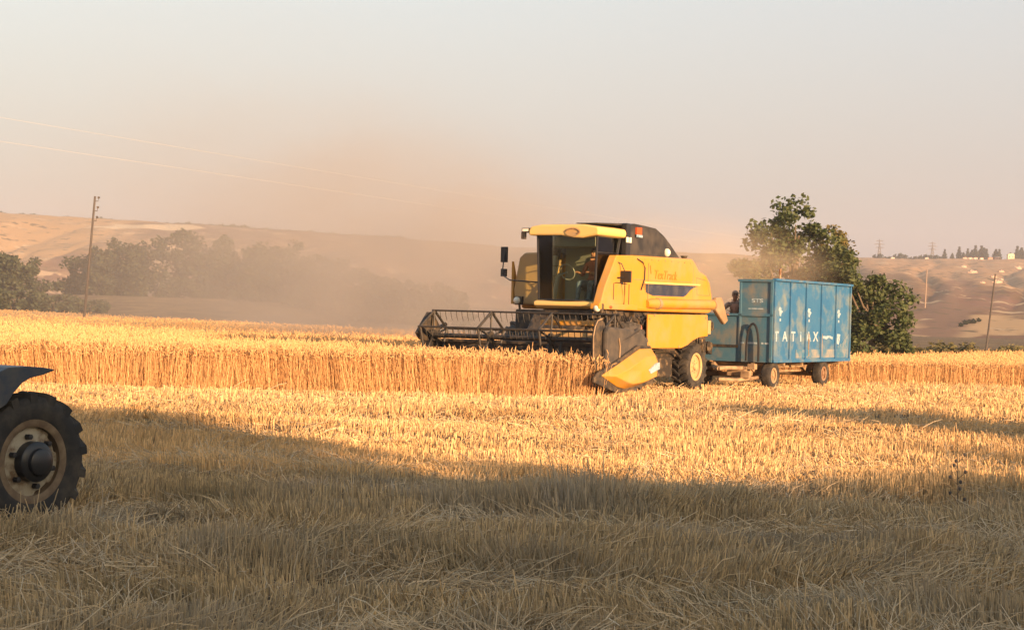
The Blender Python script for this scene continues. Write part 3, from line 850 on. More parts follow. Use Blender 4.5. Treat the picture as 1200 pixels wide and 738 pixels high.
# folded unloading auger along the side
b = MB()
b.tube([(-0.75, 1.45, 2.04), (-1.0, 1.46, 2.05), (-4.30, 1.46, 2.08)], [0.09, 0.12, 0.12], 20)
au = b.build('unloading_auger', M['yellow'], cb, smooth=True)
b = MB()
b.tube([(-1.22, 1.46, 2.05), (-1.34, 1.46, 2.05)], 0.135, 20); b.build('clamp_ring', M['spout'], au, smooth=True); b = MB(); b.tube([(-4.22, 1.46, 2.08), (-4.30, 1.46, 2.08)], 0.135, 20)
b.build('clamp_ring', M['spout'], au, smooth=True)
b = MB()
b.prism([(-4.33, 2.26), (-4.62, 2.28), (-4.74, 2.18), (-5.05, 1.70), (-4.86, 1.60), (-4.55, 1.80), (-4.33, 1.95)], 1.42, 1.54)
b.build('spout', M['spout'], au, bevel=0.03)
# lower side panel with the arch over the rear wheel
b = MB()
b.prism([(-0.90, 1.80), (-4.06, 1.83), (-4.10, 1.30), (-3.62, 1.27), (-3.30, 1.20), (-2.98, 1.08), (-2.66, 1.01), (-0.92, 1.01)], 1.38, 1.44)
sp = b.build('side_panel', M['yellow'], cb, bevel=0.02)
tag(sp, 'flat lower yellow guard panel with a wheel arch')
b = MB()
for x, z in ((-0.97, 1.7), (-0.97, 1.1), (-3.95, 1.75), (-2.5, 1.05), (-1.2, 1.78)):
    b = MB(); b.lathe([(0.03, 0), (0.03, 0.012), (0.001, 0.014)], (x, 1.441, z), 8); b.build('latch', M['spout'], sp)
b = MB()
b.box((-4.28, 1.25, 1.52), (0.16, 0.3, 0.34)); b.box((-4.4, 1.05, 1.3), (0.1, 0.2, 0.5))
b.build('rear_bracket', M['yellow_dusty'], cb, bevel=0.02)
# dark machinery under and behind
b = MB()
b.box((-1.7, 0, 1.48), (4.6, 2.5, 0.72)); b.box((-1.2, 0, 0.92), (2.9, 1.5, 0.5))
b.box((-4.35, 0, 1.65), (0.6, 2.2, 0.7))
b.build('chassis', M['dark'], cb, bevel=0.03)
b = MB()
b.tube([(0, -1.2, 0.78), (0, 1.2, 0.78)], 0.20, 12); b.tube([(-3.7, -1.1, 0.6), (-3.7, 1.1, 0.6)], 0.13, 12)
b.box((-2.4, 0.95, 0.80), (2.0, 0.14, 0.16)); b.box((-2.3, 1.0, 0.55), (0.8, 0.35, 0.45)); b.box((-1.35, 1.05, 0.6), (0.5, 0.35, 0.65))
b.tube([(-0.95, 1.2, 1.0), (-2.8, 1.2, 0.92), (-3.3, 1.15, 0.7)], 0.035, 8)
b.tube([(-4.1, 0.9, 1.1), (-4.6, 0.8, 0.6), (-4.8, 0.6, 0.55)], 0.06, 8)
b.build('axle_frame', M['machinery'], cb, bevel=0.01)
b = MB()   # pulleys, belts, hoses and valve blocks between the panels
rr = random.Random(5)
for k in range(26):
    x = rr.uniform(-0.85, 1.2); z = rr.uniform(1.32, 1.84); y = rr.uniform(1.05, 1.34)
    s = rr.uniform(0.05, 0.2)
    b.box((x, y, z), (s * 1.6, 0.12, s), rot=(0, rr.uniform(-0.5, 0.5), 0))
for k in range(14):
    x = rr.uniform(-4.6, -3.7); z = rr.uniform(0.75, 1.7); y = rr.uniform(0.9, 1.35)
    s = rr.uniform(0.06, 0.22)
    b.box((x, y, z), (s, 0.14, s * 1.4), rot=(0, rr.uniform(-0.8, 0.8), 0))
for (x, z, r_) in ((-0.55, 1.45, 0.16), (-0.2, 1.62, 0.12), (-3.95, 1.2, 0.18), (-4.35, 1.05, 0.13)):
    b.lathe([(r_, -0.03), (r_ * 0.86, 0), (r_, 0.03), (0.02, 0.03)], (x, 1.33, z), 18)
b.build('belt_drive', M['machinery'], cb)
b = MB()
for k in range(7):
    x0 = rr.uniform(-0.8, 0.9); z0 = rr.uniform(1.75, 1.86)
    b.tube([(x0, 1.36, z0), (x0 - 0.2, 1.4, z0 - rr.uniform(0.1, 0.3)), (x0 - rr.uniform(0.3, 0.6), 1.36, z0 - rr.uniform(0, 0.15))], 0.018, 6)
b.build('hose', M['black_gloss'], cb)
b = MB()
b.lathe([(0.10, 0), (0.13, 0.04), (0.001, 0.10)], (-0.68, 1.30, 1.45), 12)
b.box((-0.72, 1.34, 1.22), (0.18, 0.06, 0.26))
b.build('red_guard', mat('faded_red_guard', (0.38, 0.14, 0.09), 0.6), cb, bevel=0.01)
# black cover over the grain tank
b = MB()
b.prism([(0.06, 3.80), (-0.40, 3.86), (-0.95, 3.84), (-1.48, 3.81), (-1.90, 3.66), (-2.20, 3.50), (-2.72, 3.19), (-2.72, 3.14), (0.06, 3.14)], -0.9, 1.28)
b.prism([(1.30, 3.765), (1.30, 3.785), (0.058, 3.84), (0.058, 3.79)], 0.72, 1.27)
b.build('tank_cover', M['black'], cb, bevel=0.05)
b = MB()
b.box((-0.58, 1.30, 3.70), (0.26, 0.04, 0.16)); b.build('warning_plate', M['orange'], cb)
b = MB()
b.box((-0.58, 1.325, 3.585), (0.30, 0.012, 0.06)); b.build('plate_text_strip', M['white'], cb)
b = MB()
b.box((0.10, 1.34, 3.42), (0.20, 0.16, 0.84))
p = b.build('side_mast', M['black_gloss'], cb, bevel=0.03)
b = MB()
b.box((0.20, 1.43, 3.46), (0.09, 0.02, 0.12)); b.build('mast_light', M['lens'], p)
b = MB(); b.box((0.06, 1.43, 3.46), (0.09, 0.02, 0.12)); b.build('mast_light', M['lens'], p)
b = MB()
b.ball((-2.02, 1.30, 3.27), (0.07, 0.10, 0.10), 8); b.build('round_light', M['lens'], cb, smooth=True)
b = MB()
b.tube([(-3.15, 1.2, 3.16), (-3.15, 1.2, 3.24)], [0.05, 0.09], 10)
b.build('filler_cap', M['dark'], cb, smooth=True)

# cab
YL, YR = -0.24, 1.20
b = MB()
b.prism([(0.10, 1.88), (1.30, 1.88), (1.42, 1.94), (1.42, 2.02), (1.30, 2.05), (0.10, 2.05)], YL - 0.02, 1.46)
b.build('cab_floor', M['yellow_pale'], cb, bevel=0.02)
b = MB()
n = 8
front = [(1.22 + 0.16 * math.sin(math.pi * k / n), YL + (YR - YL) * k / n) for k in range(n + 1)]
def pane(b, pts, z0, z1, flare, thick=0.012):
    """a curved upright pane standing on pts, leaning out by flare at the top"""
    cx = 0.6; cy = (YL + YR) / 2
    m = len(pts); vs = []
    for s in (0, 1):
        for (x, y) in pts:
            k = 1 - s * thick
            vs.append((cx + (x - cx) * k, cy + (y - cy) * k, z0))
        for (x, y) in pts:
            k = 1 - s * thick
            vs.append((cx + (x - cx) * k * (1 + flare[0]), cy + (y - cy) * k * (1 + flare[1]), z1))
    fs = []
    for i in range(m - 1):
        fs += [(i, i + 1, m + i + 1, m + i), (2 * m + i + 1, 2 * m + i, 3 * m + i, 3 * m + i + 1), (i + 1, i, 2 * m + i, 2 * m + i + 1), (m + i, m + i + 1, 3 * m + i + 1, 3 * m + i)]
    fs += [(0, m, 3 * m, 2 * m), (m - 1, 3 * m - 1, 4 * m - 1, 2 * m - 1)]
    b.add(vs, fs)
pane(b, front, 2.06, 3.50, (0.06, 0.06))
b.build('windscreen', M['glass'], cb, smooth=True)
for nm, y in (('side_window', YR), ('side_window', YL)):
    s = 1 if y == YR else -1
    b = MB()
    b.add([(1.22, y, 2.06), (0.70, y, 2.06), (0.40, y + s * 0.03, 2.80), (0.20, y + s * 0.045, 3.50), (1.26, y + s * 0.045, 3.50),
           (1.22, y - s * 0.01, 2.06), (0.70, y - s * 0.01, 2.06), (0.40, y + s * 0.02, 2.80), (0.20, y + s * 0.035, 3.50), (1.26, y + s * 0.035, 3.50)],
          [(0, 1, 2, 3, 4), (9, 8, 7, 6, 5)] + [(i, (i + 1) % 5, 5 + (i + 1) % 5, 5 + i) for i in range(5)])
    b.build(nm, M['glass'], cb)
b = MB()
for y, s in ((YR, 1), (YL, -1)):
    b.tube([(1.225, y, 2.05), (1.26, y + s * 0.045, 3.51)], 0.028, 8)
    b.tube([(0.70, y, 2.05), (0.40, y + s * 0.03, 2.80), (0.20, y + s * 0.045, 3.51)], 0.03, 8)
    b.tube([(1.24, y + s * 0.035, 3.14), (0.29, y + s * 0.04, 3.14)], 0.014, 6)
    b.tube([(1.22, y, 2.07), (0.70, y, 2.07)], 0.022, 6)
b.tube([(x + 0.005, y, 2.06) for x, y in front], 0.022, 6)
b.build('cab_frame', M['black_gloss'], cb, smooth=True)
b = MB()   # rear wall, headliner and console inside
b.box((0.12, 0.48, 2.78), (0.04, 1.36, 1.42)); b.box((0.7, 0.48, 3.38), (1.0, 1.36, 0.22))
b.build('cab_lining', mat('grey_lining', (0.24, 0.24, 0.21), 0.8), cb)
b = MB()
b.prism([(-0.42, 3.50), (-0.42, 3.62), (-0.36, 3.70), (-0.10, 3.745), (1.00, 3.745), (1.36, 3.69), (1.40, 3.62), (1.38, 3.51), (0.96, 3.44), (0.70, 3.45), (0.42, 3.50)], 0.08, 1.46, 'yz')
rf = b.build('cab_roof', M['yellow_pale'], cb, bevel=0.04)
b = MB()   # oval badge on the roof front
b.lathe([(0.001, 0), (0.20, 0), (0.20, 0.012), (0.001, 0.012)], (0, 0, 0), 24)
bd = b.build('roof_badge', M['yellow_dusty'], rf); bd.scale = (1, 1, 0.5); bd.location = (1.465, 0.74, 3.575); bd.rotation_euler = (0, 0, -math.pi / 2)
b = MB()
for k in range(10):
    a0 = math.pi * (0.05 + 0.09 * k); a1 = math.pi * (0.05 + 0.09 * (k + 1))
    if k in (4,): continue
    b.tube([(1.486, 0.74 + 0.17 * math.cos(a0), 3.575 + 0.07 * math.sin(a0)), (1.486, 0.74 + 0.17 * math.cos(a1), 3.575 + 0.07 * math.sin(a1))], 0.012, 6)
b.tube([(1.486, 0.92, 3.575), (1.486, 0.86, 3.53)], 0.012, 6)
b.build('badge_mark', M['rust'], rf)
b = MB()   # roof lamps at the far corner
b.box((1.30, -0.52, 3.62), (0.22, 0.22, 0.10)); b.box((1.36, -0.60, 3.50), (0.08, 0.10, 0.16)); b.tube([(1.3, -0.42, 3.62), (1.3, -0.6, 3.6), (1.33, -0.62, 3.42)], 0.02, 6)
b.build('corner_lamp', M['dark'], cb, bevel=0.015)
b = MB()
b.box((1.425, -0.52, 3.62), (0.03, 0.15, 0.06)); b.build('corner_lamp_lens', M['lens'], cb)
# inside: seat, steering column
b = MB()
b.box((0.42, 0.72, 2.36), (0.46, 0.50, 0.14)); b.box((0.20, 0.72, 2.72), (0.10, 0.48, 0.72), rot=(0, -0.12, 0)); b.box((0.42, 0.72, 2.18), (0.34, 0.34, 0.24))
b.build('seat', M['black_gloss'], cb, bevel=0.03)
b = MB()
b.tube([(1.02, 0.02, 2.06), (0.92, 0.06, 2.55), (0.88, 0.08, 2.66)], [0.06, 0.045, 0.04], 10)
b.tube([(0.88 + 0.07 * math.cos(a) - 0.0, 0.28 + 0.19 * math.sin(a), 2.70 + 0.17 * math.cos(a)) for a in np.linspace(0, 2 * math.pi, 25)], 0.014, 6, caps=False)
b.tube([(0.88, 0.10, 2.64), (0.88, 0.28, 2.70)], 0.02, 6)
b.build('steering_wheel', M['grey_paint'], cb, smooth=True)
b = MB()
b.box((0.55, 1.04, 2.42), (0.6, 0.16, 0.5)); b.build('side_console', M['grey_paint'], cb, bevel=0.02); b = MB(); b.box((0.98, -0.02, 2.95), (0.12, 0.16, 0.22)); b.box((0.98, -0.02, 2.72), (0.08, 0.1, 0.2))
b.build('console', M['grey_paint'], cb, bevel=0.02)
# mirrors
b = MB()
b.tube([(1.0, YL - 0.02, 2.45), (0.95, -1.2, 2.50), (0.72, -1.56, 2.62), (0.60, -1.58, 3.2)], 0.018, 6)
b.box((0.58, -1.60, 3.10), (0.06, 0.17, 0.36))
b.box((0.58, -1.60, 2.68), (0.06, 0.15, 0.18))
b.build('mirror', M['black_gloss'], cb, bevel=0.012)
b = MB()
b.tube([(0.80, 1.40, 2.58), (0.70, 1.62, 2.60)], 0.018, 6); b.box((0.60, 1.64, 2.62), (0.07, 0.24, 0.26)); b.tube([(0.62, 1.62, 2.5), (0.50, 1.56, 2.25), (0.45, 1.52, 2.0)], 0.012, 6)
b.tube([(0.86, 1.35, 3.02), (0.68, 1.56, 2.9), (0.62, 1.62, 2.72)], 0.014, 6)
b.build('mirror', M['black_gloss'], cb, bevel=0.012)
# platform edge, lamps, handrail, steps
b = MB()
b.box((0.72, 1.42, 1.94), (1.78, 0.24, 0.13))
b.build('platform', M['yellow'], cb, bevel=0.02)
for (x, y, z) in ((1.56, 1.45, 1.90), (0.62, -1.20, 2.04)):
    b = MB(); b.ball((x, y, z), (0.07, 0.085, 0.085), 8); lp = b.build('work_light', M['lens'], cb, smooth=True)
    b = MB(); b.box((x - 0.10, y, z), (0.08, 0.2, 0.2)); b.tube([(x - 0.1, y, z), (x - 0.15, y, z - 0.28)], 0.03, 6); b.build('lamp_housing', M['dark'], lp, bevel=0.01)
b = MB(); b.ball((1.1, 1.545, 1.93), (0.07, 0.012, 0.035), 6); b.build('amber_marker', M['orange'], cb, smooth=True)
b = MB()
for k in range(3):
    b.box((0.95, 1.48 + 0.04 * k, 1.62 - 0.3 * k), (0.42, 0.2, 0.03))
b.tube([(1.17, 1.46, 1.86), (1.17, 1.6, 0.98)], 0.02, 6); b.tube([(0.73, 1.46, 1.86), (0.73, 1.6, 0.98)], 0.02, 6)
b.build('step_ladder', M['machinery'], cb)
b = MB()   # feeder house between the front wheels
b.prism([(0.3, 1.75), (0.3, 0.9), (1.70, 0.35), (1.70, 1.02), (1.1, 1.75)], -0.45, 0.80)
b.build('feeder_house', M['dark'], cb, bevel=0.03)
b = MB()
b.box((0.7, 0.62, 1.80), (1.0, 1.5, 0.10)); b.build('cab_underside', M['dark'], cb)
# wheels
wheel(cb, 'front_wheel', (0, 1.24, 0.79), 0.79, 0.62, 0.40, 1, M['rubber_grey'], M['dark'], lugs=20)
wheel(cb, 'front_wheel', (0, -1.24, 0.79), 0.79, 0.62, 0.40, -1, M['rubber_grey'], M['dark'], lugs=20)
wheel(cb, 'rear_wheel', (-3.7, 1.14, 0.55), 0.55, 0.44, 0.33, 1, M['rubber'], M['rim_yellow'], lugs=18, dish=0.12)
wheel(cb, 'rear_wheel', (-3.7, -1.14, 0.55), 0.55, 0.44, 0.33, -1, M['rubber'], M['rim_yellow'], lugs=18, dish=0.12)

# header (cutting table)
HW = 2.56
b = MB()
b.prism([(1.60, 1.05), (1.60, 0.28), (2.70, 0.20), (2.75, 0.235), (1.75, 0.42), (1.70, 1.05)], -HW, HW)
hd = b.build('header', M['dark'], cb, bevel=0.01)
tag(hd, 'wide cutting table across the front of the machine')
b = MB()
b.box((1.90, 1.02, 1.56), (0.16, 1.50, 0.11)); bb_ = b.build('front_beam', M['yellow'], cb, bevel=0.012)
for z_, h_ in ((1.40, 0.05), (1.30, 0.10)):
    b = MB(); b.box((1.88, 1.02, z_), (0.12, 1.50, h_)); b.build('lower_bar', M['yellow_dusty'], bb_, bevel=0.01)
b = MB(); b.box((1.67, 0, 1.08), (0.14, 2 * HW, 0.08)); b.build('back_beam', M['dark'], hd, bevel=0.012)
b = MB()
b.tube([(2.10, -HW + 0.1, 0.62), (2.10, HW - 0.1, 0.62)], 0.14, 14)
turns = 7
for side in (-1, 1):
    for k in range(turns * 14):
        a0 = 2 * math.pi * k / 14; a1 = 2 * math.pi * (k + 1) / 14
        y0 = side * (HW - 0.12 - 0.30 * k / 14); y1 = side * (HW - 0.12 - 0.30 * (k + 1) / 14)
        q = [(2.10 + r_ * math.cos(a * side), y, 0.62 + r_ * math.sin(a * side)) for (a, y) in ((a0, y0), (a1, y1)) for r_ in (0.13, 0.30)]
        b.add(q, [(0, 1, 3, 2)])
b.build('table_auger', M['machinery'], hd)
b = MB()
b.box((2.75, 0, 0.23), (0.10, 2 * HW, 0.03))
for k in range(66):
    y = -HW + 0.04 + k * (2 * HW - 0.08) / 65
    b.add([(2.78, y - 0.02, 0.225), (2.78, y + 0.02, 0.225), (2.95, y, 0.22), (2.78, y - 0.02, 0.245), (2.78, y + 0.02, 0.245)], [(0, 1, 2), (3, 2, 4), (0, 2, 3), (1, 4, 2), (0, 3, 4, 1)])
b.build('cutter_bar', M['machinery'], hd)
# end dividers: dark end sheet, yellow nose
for s in (1, -1):
    b = MB()
    y0, y1 = s * HW, s * (HW + 0.05)
    b.prism([(1.2, 1.11), (1.02, 0.9), (1.02, 0.30), (2.5, 0.12), (2.75, 0.14), (3.66, 0.36), (3.66, 0.46), (3.50, 0.56), (2.73, 0.79), (1.78, 1.12)], min(y0, y1), max(y0, y1))
    es = b.build('end_sheet', M['dark'], hd, bevel=0.01)
    b = MB()
    # yellow nose: a shell that tapers to a point ahead and bulges outward in the middle
    out = s
    ring = [(1.06, 0.42), (1.06, 0.84), (1.18, 1.06), (1.75, 1.05), (2.73, 0.72), (3.42, 0.50), (2.72, 0.25), (2.40, 0.20), (1.83, 0.25)]
    yb = s * (HW + 0.055)
    inner = [(1.25, 0.46), (1.25, 0.78), (1.35, 0.90), (1.75, 0.88), (2.55, 0.62), (2.95, 0.49), (2.60, 0.36), (2.35, 0.31), (1.85, 0.34)]
    vs = [(x, yb, z) for x, z in ring] + [(x, yb + out * (0.20 if i not in (5,) else 0.12), z) for i, (x, z) in enumerate(inner)] + [(1.95, yb + out * 0.24, 0.60)]
    n = len(ring)
    fs = [(i, (i + 1) % n, n + (i + 1) % n, n + i) for i in range(n)] + [(n + i, n + (i + 1) % n, 2 * n) for i in range(n)] + [tuple(range(n))[::-1]]
    b.add(vs, fs)
    nose = b.build('divider_nose', M['yellow'], hd, bevel=0.015, smooth=True)
    if s > 0:
        b = MB()
        yq = yb + 0.236
        b.prism([(1.62, 0.52), (1.20, 0.62), (1.22, 0.76), (1.38, 0.74), (1.72, 0.60)], yq - 0.06, yq - 0.003)
        b.build('divider_decal', M['white'], hd)
b = MB()
b.prism([(3.03, 0.48), (3.03, 1.38), (2.98, 1.47), (2.88, 1.51), (1.81, 1.45), (1.38, 1.37), (1.22, 1.26), (1.14, 1.0), (1.20, 0.47)], HW - 0.16, HW - 0.02)
dgd = b.build('drive_guard', M['rubber_grey'], hd, bevel=0.05)
tag(dgd, 'big dark grey rounded guard over the header drive')
b = MB()
b.tube([(2.52, HW + 0.0, 0.70), (2.50, HW + 0.0, 1.10), (2.56, HW + 0.0, 1.27)], 0.018, 6); b.build('guard_highlight', M['spout'], dgd)  # pale tube drawn as the highlight line on the guard
b = MB()
b.prism([(2.86, 0.50), (2.80, 1.0), (2.84, 1.45), (2.90, 1.58), (3.03, 1.66), (3.22, 1.62), (3.32, 1.50), (3.38, 1.30), (3.36, 0.80), (3.16, 0.50)], 2.36, 2.40)
b.build('reel_shield', M['dark'], hd, bevel=0.015)
b = MB()
b.tube([(3.20, 2.41, 0.50), (3.37, 2.41, 0.82), (3.39, 2.41, 1.30), (3.33, 2.41, 1.50), (3.22, 2.41, 1.63), (3.04, 2.41, 1.67)], 0.014, 6); b.build('shield_rim', M['tan_metal'], hd)
# reel
RX, RZ, RR = 2.30, 1.20, 0.56
b = MB(); b.tube([(RX, -2.42, RZ), (RX, 2.42, RZ)], 0.055, 12); rl = b.build('reel', M['reel'], cb, smooth=True)
tag(rl, 'long dark pickup reel with triangular spiders and tine bars')
angs = [R(90 + 72 * k + 2) for k in range(5)]
for y in (-2.36, -0.82, 0.74, 2.30):
    b = MB()
    for k, a in enumerate(angs):
        a2 = angs[(k + 1) % 5]
        p0 = (RX + RR * math.cos(a), y, RZ + RR * math.sin(a)); p1 = (RX + RR * math.cos(a2), y, RZ + RR * math.sin(a2))
        b.tube([(RX, y, RZ), p0], 0.024, 6); b.tube([p0, p1], 0.030, 6)
    b.lathe([(0.001, -0.03), (0.13, -0.03), (0.13, 0.03), (0.001, 0.03)], (RX, y, RZ), 14)
    b.build('spider', M['reel'], rl)
for a in angs:
    b = MB()
    x, z = RX + RR * math.cos(a), RZ + RR * math.sin(a)
    b.tube([(x, -2.42, z), (x, 2.42, z)], 0.024, 6)
    for k in range(33):
        y = -2.36 + k * 4.72 / 32
        b.tube([(x, y, z), (x - 0.03, y, z - 0.12), (x - 0.08, y, z - 0.22)], [0.010, 0.009, 0.006], 4)
    b.build('tine_bar', M['reel'], rl)
for s in (-1, 1):
    b = MB()
    b.tube([(1.62, s * 2.50, 1.45), (2.0, s * 2.50, 1.32), (2.42, s * 2.50, 1.20)], [0.05, 0.05, 0.04], 8); b.tube([(1.7, s * 2.5, 0.9), (2.15, s * 2.5, 1.25)], 0.03, 8)
    b.box((2.30, s * 2.47, 1.20), (0.2, 0.06, 0.2))
    b.build('reel_arm', M['reel'], rl)
b = MB()   # the drive case at the far end of the reel
b.prism([(2.65, 1.10), (2.8, 1.25), (2.36, 1.72), (2.2, 1.72), (1.9, 1.4), (1.9, 1.0)], -2.53, -2.45)
b.box((2.15, -2.50, 1.0), (0.5, 0.16, 0.3)); b.box((1.9, -2.52, 0.85), (0.3, 0.2, 0.5))
b.build('drive_cover', M['dark'], rl, bevel=0.01)

# driver in the cab
Jd = {
 'pelvis': (None, (0.02, 0, 0.10), (0.17, 0.14)), 'waist': ('pelvis', (-0.02, 0, 0.24), (0.16, 0.12)), 'chest': ('waist', (0.0, 0, 0.42), (0.175, 0.125)), 'shoulders': ('chest', (0.02, 0, 0.54), (0.13, 0.10)),
 'neck': ('shoulders', (0.035, 0, 0.62), 0.055), 'jaw': ('neck', (0.065, 0, 0.70), (0.066, 0.075)), 'head': ('jaw', (0.055, 0, 0.78), (0.08, 0.092)), 'crown': ('head', (0.04, 0, 0.86), (0.062, 0.07))}
for s, nm in ((1, 'l'), (-1, 'r')):
    Jd['sh' + nm] = ('shoulders', (0.03, s * 0.19, 0.53), 0.07)
    Jd['el' + nm] = ('sh' + nm, (0.14, s * 0.25, 0.28), 0.047)
    tx, ty, tz = (0.42, s * 0.14 - 0.10, 0.36)
    Jd['wr' + nm] = ('el' + nm, (tx - 0.10, ty, tz - 0.03), 0.030)
    Jd['hip' + nm] = ('pelvis', (0.10, s * 0.11, 0.08), 0.10)
    Jd['kn' + nm] = ('hip' + nm, (0.46, s * 0.15, 0.10), 0.075)
    Jd['an' + nm] = ('kn' + nm, (0.52, s * 0.14, -0.27), 0.048)
    Jd['toe' + nm] = ('an' + nm, (0.66, s * 0.15, -0.32), 0.040)
    hand_joints(Jd, 'wr' + nm, s, (0.9, 0, 0.25), (0.1, 0, -1))
def is_skin_d(c): return c.z > 0.60 or (c.x > 0.23 and c.z > 0.24)
op = person('driver in a brick red shirt seated behind the combine windscreen', Jd, (0, 0, 0), 0,
            [(M['skin'], is_skin_d), (M['jeans'], lambda c: c.z < 0.17), (M['shirt_red'], lambda c: True)])
mw = Matrix.Translation(CMB) @ Matrix.Rotation(CRZ, 4, 'Z')
op.location = mw @ Vector((0.42, 0.74, 2.36)); op.rotation_euler = (0, 0, CRZ)
head_parts(op, (0.055, 0, 0.77), 0.0, True)

# ------------------------------------------------------------------ the blue trailer
tr = thing('farm_trailer', 'tall faded blue farm trailer with ribbed sides beside the combine', 'trailer', (TX, TY, 0), (0, 0, CRZ))
LX, LY, ZB, ZT = 2.64, 1.10, 0.67, 2.73
def open_box_side(y, s):
    b = MB(); b.box((0, y, (ZB + ZT) / 2), (2 * LX, 0.05, ZT - ZB)); return b
b = open_box_side(LY - 0.025, 1)
sd = b.build('side_panel', M['blue'], tr)
b = MB()
for k in range(1, 5):
    x = LX - k * 2 * LX / 5 * 0.995
    b.box((x, LY + 0.022, (ZB + ZT) / 2), (0.07, 0.045, ZT - ZB - 0.02))
b.box((LX - 0.035, LY + 0.022, (ZB + ZT) / 2), (0.07, 0.045, ZT - ZB)); b.box((-LX + 0.035, LY + 0.022, (ZB + ZT) / 2), (0.07, 0.045, ZT - ZB))
b.build('rib', M['blue'], sd, bevel=0.006)
b = MB()
b.box((0, LY + 0.028, ZT + 0.03), (2 * LX + 0.05, 0.10, 0.06)); b.box((0, LY + 0.026, ZB + 0.04), (2 * LX, 0.05, 0.08))
b.build('rail', M['blue'], sd, bevel=0.006)
b = MB()
b.box((-0.45, LY + 0.006, ZB + 0.22), (3.2, 0.012, 0.22)); b.prism([(-1.75, ZB + 0.1), (-2.55, ZB + 0.1), (-2.58, ZB + 0.75), (-2.35, ZB + 0.68), (-2.1, ZB + 0.5), (-1.75, ZB + 0.42)], LY + 0.001, LY + 0.010)
b.build('scuff_strip', M['rusty_blue'], sd)
b = MB()
for x in (0.30, -0.62):
    b = MB(); b.box((x, LY + 0.012, ZB + 0.45), (0.03, 0.02, 0.6)); b.build('hinge_strap', M['tan_metal'], sd)
# the writing: letters near the front, a dash, and pale emblems on three panels
for ch, x in zip('TATIAX', (2.42, 1.88, 1.34, 0.84, 0.30, -0.18)):
    text_part('letter', ch, 0.35, (x, LY + 0.004, 1.32), (-1, 0, 0), (0, 0, 1), M['white'], sd, bold=0.010, ext=0.003, wscale=1.3)
b = MB()
b.prism([(-0.62, 1.36), (-0.66, 1.29), (-0.95, 1.27), (-1.10, 1.31), (-1.38, 1.26), (-1.40, 1.33), (-1.15, 1.37), (-0.9, 1.35)], LY + 0.001, LY + 0.007)
b.build('dash_mark', M['white'], sd)
for x in (2.22, 0.32, -1.78):
    b = MB()
    b.prism([(x + 0.04, 2.08), (x - 0.10, 2.06), (x - 0.06, 2.00), (x - 0.17, 1.97), (x - 0.08, 1.90), (x - 0.05, 1.84), (x + 0.06, 1.86), (x + 0.05, 1.95), (x + 0.10, 2.00)], LY + 0.001, LY + 0.007)
    b.prism([(x + 0.02, 1.79), (x - 0.06, 1.79), (x - 0.06, 1.72), (x + 0.03, 1.72)], LY + 0.001, LY + 0.007)
    b.build('emblem', M['white'], sd)
b = MB(); b.prism([(-1.72, 1.42), (-1.95, 1.40), (-1.92, 1.25), (-1.85, 1.12), (-1.70, 1.15)], LY + 0.001, LY + 0.0055); b.build('emblem', M['white'], sd)
b = MB(); b.box((0, -LY + 0.025, (ZB + 1.84) / 2), (2 * LX, 0.05, 1.84 - ZB)); b.build('side_panel', M['blue_dull'], tr)
# front: full height on the near half, low board on the far half
b = MB()
b.prism([(LY - 0.052, ZB), (LY - 0.052, ZT), (0.20, ZT), (0.20, 1.84), (-LY + 0.052, 1.84), (-LY + 0.052, ZB)], LX - 0.05, LX, 'yz')
fp = b.build('front_board', M['blue_dull'], tr)
tag(fp, 'stepped front board, its far half lower and dusty')
b = MB()
b.box((LX + 0.02, 0.62, 1.86), (0.04, 0.95, 0.07)); b.box((LX + 0.02, 0.62, ZT), (0.05, 0.98, 0.07)); b.box((LX + 0.02, -0.4, 1.86), (0.04, 1.3, 0.06)); b.box((LX + 0.015, 0.20, 1.75), (0.03, 0.06, 2.0))
b.box((LX + 0.02, LY - 0.04, 1.7), (0.04, 0.07, 2.04))
b.build('board_frame', M['blue_dull'], fp, bevel=0.006)
b = MB(); b.box((LX + 0.012, -0.42, 1.06), (0.02, 1.2, 0.07)); b.build('shadow_strip', M['dark'], fp)  # solid dark strip drawn as the shadow line across the low board
b = MB()
b.tube([(LX + 0.10, 0.43 + 0.17 * (1 - math.cos(t_)), 0.69 + 0.95 * math.sin(t_) ** 0.6) for t_ in np.linspace(0, math.pi, 19)], 0.030, 8)
b.build('hydraulic_hose', M['black_gloss'], tr, smooth=True)
text_part('lettering', 'STS', 0.13, (LX + 0.004, 0.66, 2.22), (0, 1, 0), (0, 0, 1), M['white'], fp, wscale=1.6, bold=0.004)
b = MB()
for y, w_ in ((0.27, 0.10), (0.55, 0.26), (0.82, 0.06), (0.94, 0.10)):
    b = MB(); b.box((LX + 0.004, y, 1.15), (0.008, w_, 0.045)); b.build('paint_dash', M['white'], fp)
b = MB(); b.box((LX + 0.004, 0.62, 2.02), (0.008, 0.4, 0.03)); b.build('paint_dash', M['white'], fp)
b = MB(); b.box((-LX + 0.025, 0, (ZB + ZT) / 2), (0.05, 2 * LY - 0.104, ZT - ZB)); b.build('tailgate', M['blue'], tr)
b = MB(); b.box((0, 0, ZB + 0.02), (2 * LX - 0.104, 2 * LY - 0.104, 0.05)); b.build('bed', M['rust'], tr)
b = MB(); b.tube([(2.05, LY - 0.1, ZT - 0.4), (2.05, LY - 0.1, ZT + 0.32)], 0.035, 6); b.build('stake', M['rust'], tr)
b = MB()
for y in (-0.55, 0.55):
    b.box((0.1, y, ZB - 0.09), (5.0, 0.10, 0.14))
for x in (-2.2, -0.9, 0.4, 1.6, 2.4):
    b.box((x, 0, ZB - 0.06), (0.08, 2.0, 0.08))
